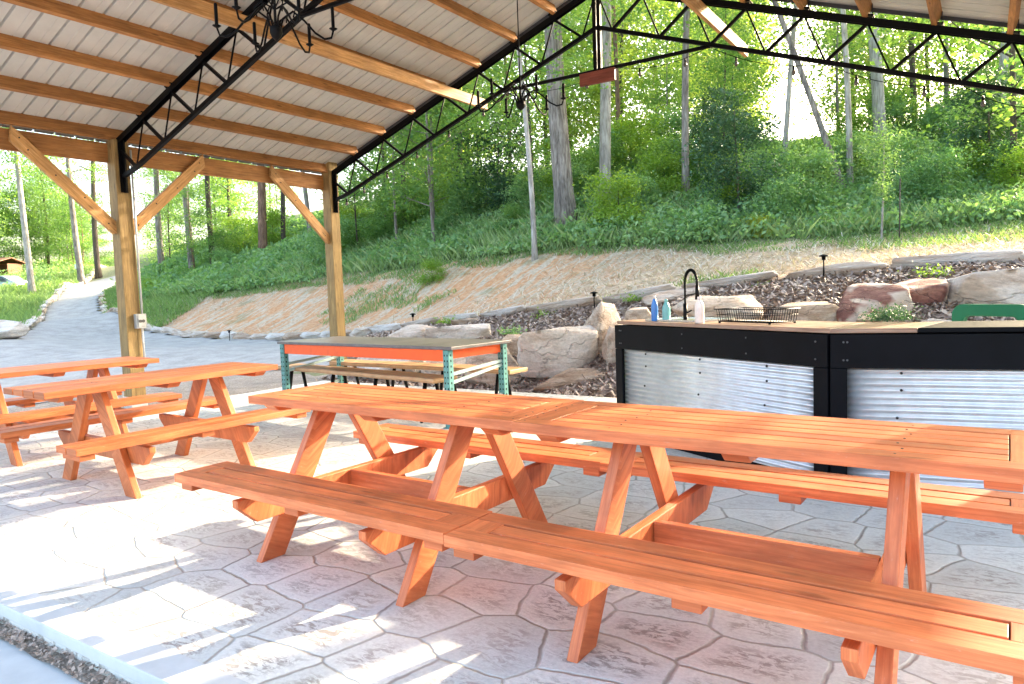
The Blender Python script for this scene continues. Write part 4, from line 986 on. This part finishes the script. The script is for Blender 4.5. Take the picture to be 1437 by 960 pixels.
def big_tree(px, py, d, wpx, topx, h, bark, label, key='tall_a', rz=0, seed=0, crown=True, cscale=1.0):
    """own trunk following the lean seen in the photograph, shared crown"""
    c = at(px, py, d); z = z1(c[0], c[1]); r0 = wpx/CF*d/2
    hv = 1.27+(400-30)/CF*d-z; lean = (topx-px)/CF*d*(h/hv)
    t = empty('tree', (c[0], c[1], z), 0, label, 'tree')
    me, tips = trunk_mesh('trunk', h, r0, r0*.45, (0, lean), seed, 7, .55, 2.2, mat=bark)
    rot = Matrix.Rotation(-CY, 4, 'Z'); me.transform(rot); link('trunk', me, None, t)
    if crown:
        o = link('crown', PROTO[key][1], None, t); v = rot@Vector((lean*.75, 0, 0)); o.location = (v.x, v.y, 0); o.scale = (cscale, cscale, h/15*1.0); o.rotation_euler = (0, 0, rz)
big_tree(795, 290, 21, 29, 791, 17, 'bark_grey', 'thickest grey trunk with furrowed bark in the middle of the wood', 'tall_c', 1, 3)
big_tree(849, 272, 22, 17, 849, 16, 'bark_pale', 'smooth pale trunk right behind the small red brown board of the truss', 'tall_a', 2, 5)
big_tree(749, 312, 19.5, 8, 738, 12, 'bark_pale', 'thin pale trunk just left of the thickest grey trunk', 'tall_b', 3, 7)
big_tree(962, 272, 21, 11, 976, 15, 'bark_grey', 'slim grey trunk leaning slightly right, crossed by the end of a roof timber', 'tall_b', 4, 9)
big_tree(1098, 258, 21.5, 8, 1111, 14, 'bark_pale', 'slender pale trunk standing alone against the bright sky gap', 'tall_b', 5, 11, True, .7)
big_tree(1192, 270, 20, 9, 1092, 13, 'bark_grey', 'slender grey trunk leaning strongly to the left', 'tall_a', .4, 12, True, .7)
big_tree(1193, 266, 20.3, 9, 1178, 14, 'bark_pale', 'upright slender grey trunk rising from the foot of the leaning one', 'tall_b', 1.4, 13, True, .8)
big_tree(1236, 240, 25, 17, 1229, 16, 'bark_pale', 'broad pale trunk behind the pale sapling', 'tall_c', 2.2, 14)
big_tree(1285, 215, 28, 9, 1286, 14, 'bark_dark', 'dark straight trunk right of the broad pale trunk', 'tall_a', 3.2, 15)
big_tree(1402, 190, 24, 12, 1412, 15, 'bark_pale', 'pale trunk near the right edge of the photo', 'tall_b', 4.2, 16)
big_tree(568, 305, 30, 7, 567, 14, 'bark_dark', 'thin dark trunk right of the farther timber post', 'tall_b', 5.2, 17)
big_tree(645, 300, 28, 8, 643, 14, 'bark_dark', 'dark slim trunk between the farther timber post and the thin pale trunk', 'tall_a', 5.9, 18)
big_tree(716, 290, 27, 6, 713, 13, 'bark_brown', 'thin brown trunk just behind the chandelier arms', 'tall_b', .9, 19)
big_tree(868, 262, 30, 7, 872, 15, 'bark_brown', 'thin reddish trunk right of the smooth pale trunk', 'tall_a', 1.9, 20)
big_tree(268, 352, 38, 10, 269, 15, 'bark_grey', 'grey trunk above the clay bank, left of the two between the timber posts', 'tall_c', 2.9, 21)
big_tree(298, 352, 38, 8, 306, 14, 'bark_dark', 'dark leaning trunk above the clay bank right of the grey one', 'tall_b', 3.9, 22)
big_tree(226, 350, 42, 9, 224, 15, 'bark_grey', 'grey trunk just right of the nearer timber post', 'tall_a', 4.9, 23)
big_tree(368, 338, 36, 13, 364, 16, 'bark_brown', 'stout brown trunk seen between the right knee brace and the eave beam', 'tall_c', 5.5, 24)
big_tree(396, 335, 37, 7, 401, 14, 'bark_dark', 'slim dark trunk behind the right knee brace', 'tall_b', .2, 25)
big_tree(436, 328, 36, 7, 420, 14, 'bark_grey', 'slim grey trunk leaning just left of the farther timber post', 'tall_b', 1.2, 26)
big_tree(44, 396, 46, 9, 38, 16, 'bark_pale', 'pale trunk beside the drive at the far left of the photo', 'tall_c', 2.6, 27)
big_tree(114, 384, 58, 9, 108, 16, 'bark_grey', 'grey trunk at the bend of the drive', 'tall_a', 3.6, 28)
big_tree(138, 380, 62, 8, 142, 16, 'bark_dark', 'dark trunk just left of the nearer timber post, by the bend of the drive', 'tall_b', 4.6, 29)
big_tree(1330, 215, 30, 8, 1322, 14, 'bark_grey', 'grey trunk between the dark straight trunk and the right edge', 'tall_b', 1.1, 30)

def off_road(x, y): return not inpoly(np.array([x]), np.array([y]), asph_poly)[0]
def proj(p):
    v = np.array(p)-np.array([0, 0, CH]); z = v@cF; return 718.5+CF*(v@cR)/z, 480-CF*(v@cU)/z, z
rg = random.Random(11)
def gap(px):                 # breaks in the wood where the sky shows low
    return (1062 < px < 1175) or (640 < px < 735 and rg.random() < .75) or (1250 < px < 1400 and rg.random() < .7)
n = 0
while n < 32:                # leafy understorey
    px = rg.uniform(-160, 1560); d = rg.uniform(22, 40) if px > 450 else rg.uniform(36, 60); c = at(px, 300, d)
    if not inpoly(np.array([c[0]]), np.array([c[1]]), veg_poly)[0] and px > 190: continue
    if not off_road(c[0], c[1]) or dist_poly(c[0], c[1], drive_c)[0] < 4.5: continue
    if gap(px): continue
    k = rg.choice(['mid_a', 'mid_b', 'mid_c']); n += 1
    place(k, 'young_tree', c[0], c[1], rg.uniform(.75, 1.15), rg.random()*6.28, 'young leafy tree with thin trunk filling the wood between the taller trunks', 'tree', 'young trees of the wood')
n = 0
while n < 90:                # bushes in the brush
    px = rg.uniform(190, 1600); t_ = rg.random(); d = (rg.uniform(17, 27) if px > 700 else rg.uniform(24, 40)); c = at(px, 300, d)
    if not inpoly(np.array([c[0]]), np.array([c[1]]), veg_poly)[0]: continue
    if dist_poly(c[0], c[1], top_line)[0] < 1.0 or not off_road(c[0], c[1]): continue
    n += 1; place('bush', 'bush', c[0], c[1], rg.uniform(.45, 1.0)*(1.25 if d > 26 else .9), rg.random()*6.28, 'leafy green bush in the brush on the hillside', 'bush', 'bushes in the brush on the hillside', leaf=rg.choice(['leaf_bush', 'leaf', 'leaf_lime', 'leaf_bush']))
n = 0
while n < 20:                # leafy edge of the wood behind the drive
    px = rg.uniform(-140, 185); d = rg.uniform(62, 92); c = at(px, 300, d)
    if not off_road(c[0], c[1]) or dist_poly(c[0], c[1], drive_c)[0] < 5: continue
    k = rg.choice(['mid_a', 'mid_b', 'mid_c']); n += 1
    place(k, 'young_tree', c[0], c[1], rg.uniform(1.0, 1.5), rg.random()*6.28, 'young leafy tree with thin trunk filling the wood between the taller trunks', 'tree', 'young trees of the wood')
n = 0
while n < 42:                # tall trees behind
    px = rg.uniform(-260, 1680); d = rg.uniform(38, 62) if px > 450 else rg.uniform(55, 95); c = at(px, 300, d)
    if not off_road(c[0], c[1]) or dist_poly(c[0], c[1], drive_c)[0] < 5.5: continue
    if gap(px): continue
    n += 1; lf_ = 'leaf' if px < 470 or rg.random() < .2 else None; place(rg.choice(['far_a', 'far_b']), 'background_tree', c[0], c[1], rg.uniform(.8, 1.2), rg.random()*6.28, 'tall leafy tree far back in the wood', 'tree', 'tall trees far back in the wood', leaf=lf_)
n = 0
for (x, y, s) in [(6.1, 13.6, 1.3), (9.4, 12.5, 1.4), (12.6, 11.2, 1.4), (.6, 21.6, 1.5), (7.9, 16.5, 1.4), (15.5, 10.4, 1.4), (11.5, 15.5, 1.4)]:  # added mostly out of view to shade the near table and shape sun patches
    place('mid_a' if n % 2 else 'mid_c', 'tree', x, y, s, n*1.3, 'bushy tree added right of the pavilion to shade the picnic tables', 'tree', 'bushy trees added right of the pavilion for shade'); n += 1
# single shrubs the photo shows
for (px, py, d, k, s, label) in [(1035, 300, 18.5, 'pine', 1.25, 'dark young pine among the brush left of the yellow flowers'), (1385, 240, 18.5, 'pine', 1.2, 'dark green young pine in the brush near the right edge'),
        (700, 285, 25, 'pine', 1.5, 'dark green young pine left of the thin pale trunk'), (1010, 245, 22, 'pine', 1.1, 'small dark pine just right of the slim grey trunk')]:
    c = at(px, py, d); place(k, 'young_pine', c[0], c[1], s, px, label, 'pine')
c = at(1237, 330, 15.0); place('sapling', 'sapling', c[0], c[1], .92, 1, 'young pale leaved sapling with thin white trunk at the top of the bank', 'sapling')
c = at(606, 393, 21.5); place('bush', 'shrub', c[0], c[1], .42, 1, 'small upright yellow green shrub on the bank under the farther brush', 'shrub', leaf='leaf_lime')
c = at(1143, 262, 18.5); place('bush', 'shrub', c[0], c[1], .95, 2, 'dense round green shrub at the foot of the leaning trunk', 'shrub')
c = at(870, 300, 19.5); place('bush', 'shrub', c[0], c[1], .85, 3, 'bright green shrub below the smooth pale trunk', 'shrub', leaf='leaf_lime')
c = at(1067, 302, 17.0); place('bush', 'flowering_shrub', c[0], c[1], .32, 3, 'small yellow flowering plant among the brush above the bar', 'flowers', leaf='leaf_yel')
c = at(858, 225, 27); 
def tuft(px, py, d, s, label, mat, name='small_plant', cat='plant', n=240, ls=.05):
    c = at(px, py, d); rgn = np.random.default_rng(int(px)); P = rgn.normal(size=(n, 3))*np.array([s, s, s*.6])*.45; P[:, 2] = np.abs(P[:, 2])+.02
    me = leaf_mesh(name, P, ls, .2, .45); o = link(name, me, mat); o.location = (c[0], c[1], c[2]); tag(o, label, cat)
tuft(1245, 452, 8.2, .26, 'dark green feathery fern growing between the red boulder and the bar', 'leaf_pine', 'fern', 'fern', 1500, .032)
tuft(768, 449, 13.6, .26, 'lime green plant in the mulch above the pale block boulder', 'leaf_lime')
tuft(890, 424, 12.6, .24, 'lime green plant left of the long tan edging block', 'leaf_lime')
tuft(1073, 409, 11.4, .2, 'lime green plant in the mulch right of the faucet', 'leaf_lime')
tuft(1305, 391, 10.3, .3, 'lime green plant in the mulch above the red and cream boulder', 'leaf_lime')
tuft(628, 455, 15.4, .26, 'lime green plant beside the red brown log shaped stone', 'leaf_lime')
tuft(718, 470, 12.6, .22, 'dark green low plant beside the pale block boulder', 'leaf_bush')

# ------------------------------------------------------------------ ground cover (stuff)
rs = np.random.default_rng(21)
def scatter(n, poly, box):
    out = []
    while sum(len(a) for a in out) < n:
        x = rs.uniform(box[0], box[1], n); y = rs.uniform(box[2], box[3], n); k = inpoly(x, y, poly); out.append(np.stack([x[k], y[k]], 1))
    return np.concatenate(out)[:n]
veg_near = top_line[1:] + xy([(1700, 200, 30), (1437, 200, 36), (1000, 250, 36), (600, 290, 42), (300, 340, 62), (200, 365, 66), (188, 400, 50), (186, 430, 36)])
C = scatter(4200, veg_near, (-45, 25, 5, 60)); dd = np.hypot(C[:, 0], C[:, 1])
hz = np.maximum(.10, .36+.38*fbm(C[:, 0], C[:, 1], .5, 6))
Cz = zt(C[:, 0], C[:, 1]); Pl = []; Tl = []
for i in range(len(C)):
    m_ = int(75*(1.1 if dd[i] < 26 else .7)); s = .32*(.6+.9*rs.random()); u = rs.normal(size=(m_, 3))*np.array([s, s, 0]); u[:, 2] = hz[i]*rs.random(m_)**.7*(1.1+.6*rs.random())*np.exp(-(u[:, 0]**2+u[:, 1]**2)/(2*(s*1.6)**2))
    Pl.append(u+np.array([C[i, 0], C[i, 1], Cz[i]+.02])); Tl.append(np.clip(rs.normal(.5, .22)+rs.normal(0, .15, m_), 0, 1))
P = np.concatenate(Pl); me = leaf_mesh('undergrowth', P, (.055+.0042*np.hypot(P[:, 0], P[:, 1]))[:, None], .15, .5, np.concatenate(Tl)); o = link('undergrowth', me, 'leaf_bush'); tag(o, 'dense green brush covering the hillside below the trees', 'undergrowth', kind='stuff')
def blades(name, XY, h, wd, mat, label, cat, lean=.35, dz=0):
    n = len(XY); z = zt(XY[:, 0], XY[:, 1])-.01+dz; a = rs.random(n)*6.28; hh = h*(.5+rs.random(n)); ln = rs.normal(0, lean, (n, 2))*hh[:, None]
    B = np.c_[XY, z]; dx = np.stack([np.cos(a), np.sin(a), 0*a], 1)*wd*(.6+.8*rs.random(n))[:, None]
    T = B+np.c_[ln, hh]; M = B+np.c_[ln*.35, hh*.55]
    V = np.stack([B-dx*.5, B+dx*.5, M+dx*.42, T], 1).reshape(-1, 3); me = quad_mesh(name, V, rs.random(n)); o = link(name, me, mat); tag(o, label, cat, kind='stuff')
# grassy fringe along the top of the bank and patches on it
XY = scatter(90000, bank_poly, (-40, 14, 6, 45)); f = fbm(XY[:, 0], XY[:, 1], .9, 12); dt = dist_poly(XY[:, 0], XY[:, 1], top_line)
k = ((f > np.where(XY[:, 0] > -7, .28, .62)) & (rs.random(len(XY)) < .6)) | (dt < .5+.5*f); blades('grass', XY[k], .11, .016, 'grass', 'thin green grass tufts on the bare bank', 'grass')
XY = scatter(26000, bank_poly, (-40, 14, 6, 45)); XY = XY[dist_poly(XY[:, 0], XY[:, 1], [tuple(p) for p in _dc]) > 5*rs.random(len(XY))**.7]
n = len(XY); a = rs.random(n)*6.28; Ls = .05+.09*rs.random(n); z = zt(XY[:, 0], XY[:, 1])+.03+.03*rs.random(n); ct = np.c_[XY, z]; u = np.stack([np.cos(a), np.sin(a), rs.normal(0, .35, n)], 1)*Ls[:, None]; v = np.stack([-np.sin(a), np.cos(a), 0*a], 1)*.008
me = quad_mesh('straw', np.stack([ct-u-v, ct+u-v, ct+u+v, ct-u+v], 1).reshape(-1, 3), rs.random(n)); tag(link('straw', me, 'straw'), 'loose straw strewn over the bank', 'straw', kind='stuff')
XY = scatter(46000, mulch_poly, (-16, 8, 5, 20)); n = len(XY); a = rs.random(n)*6.28; z = zt(XY[:, 0], XY[:, 1])+.035*fbm(XY[:, 0], XY[:, 1], 3, 2)+.004+.03*rs.random(n)
sl_ok = ~((XY[:, 0] > -8.35) & (XY[:, 1] < 7.47)); XY, a, z = XY[sl_ok], a[sl_ok], z[sl_ok]; n = len(XY)
ct = np.c_[XY, z]; Ls = .02+.04*rs.random(n); u = np.stack([np.cos(a), np.sin(a), rs.normal(0, .5, n)], 1)*Ls[:, None]; v = np.stack([-np.sin(a), np.cos(a), rs.normal(0, .5, n)], 1)*(.008+.010*rs.random(n))[:, None]
me = quad_mesh('mulch', np.stack([ct-u-v, ct+u-v, ct+u+v, ct-u+v], 1).reshape(-1, 3), rs.random(n)**1.6); tag(link('mulch', me, 'chips'), 'brown wood chip mulch around the boulders', 'mulch', kind='stuff')
XY = scatter(200000, veg_near, (-45, 25, 5, 60)); dt = dist_poly(XY[:, 0], XY[:, 1], top_line); k = dt < 4.5*rs.random(len(XY))+.4*fbm(XY[:, 0], XY[:, 1], 1.2, 9); blades('meadow_grass', XY[k], .38, .018, 'grass_pale', 'tall pale grass along the top of the bank', 'grass', .4)
# verge left of the drive and inside the bend
vl = kerb_l[1:] + xy([(160, 372, 95), (0, 370, 95), (-300, 400, 60), (-300, 470, 26)])
XY = scatter(90000, vl, (-95, -10, 5, 90)); blades('verge_grass', XY, .38, .035, 'grass', 'tall green grass on the left verge of the drive', 'grass')
XY = scatter(12000, kerb_r[6:]+top_line[1:3]+[kerb_r[5]], (-45, -10, 15, 60)); blades('verge_grass', XY, .2, .03, 'grass', 'green grass inside the bend of the drive', 'grass')
C = scatter(900, xy([(140, 385, 62), (100, 392, 55), (40, 400, 52), (-20, 430, 44), (-300, 420, 45), (-300, 395, 90), (180, 372, 100)]), (-120, -20, 15, 110))
C = C[dist_poly(C[:, 0], C[:, 1], drive_c) > 4.5]; Cz = zt(C[:, 0], C[:, 1]); Pl = []
for i in range(len(C)):
    m_ = 70; u = rs.normal(size=(m_, 3))*.6; u[:, 2] = rs.random(m_)*1.1*rs.random(); Pl.append(u+np.array([C[i, 0], C[i, 1], Cz[i]]))
me = leaf_mesh('far_brush', np.concatenate(Pl), .2, .15, .5); tag(link('far_brush', me, 'leaf_bush'), 'green brush along the edge of the wood left of the drive', 'brush', kind='stuff')
# gravel bits along the slab
XY = np.stack([rs.uniform(-8.9, 3, 7000), rs.uniform(1.20, 1.28, 7000)], 1); n = len(XY); a = rs.random(n)*6.28; s = .004+.010*rs.random(n)**2
ct = np.c_[XY, np.full(n, -.068)+.01*rs.random(n)]; u = np.stack([np.cos(a), np.sin(a), rs.normal(0, .4, n)], 1)*s[:, None]; v = np.stack([-np.sin(a), np.cos(a), rs.normal(0, .4, n)], 1)*s[:, None]*.8
me = quad_mesh('grit', np.stack([ct-u, ct-v, ct+u, ct+v], 1).reshape(-1, 3), rs.random(n)); tag(link('grit', me, 'chips'), 'loose soil and grit in the joint along the slab edge', 'grit', kind='stuff')
bpy.context.view_layer.update()
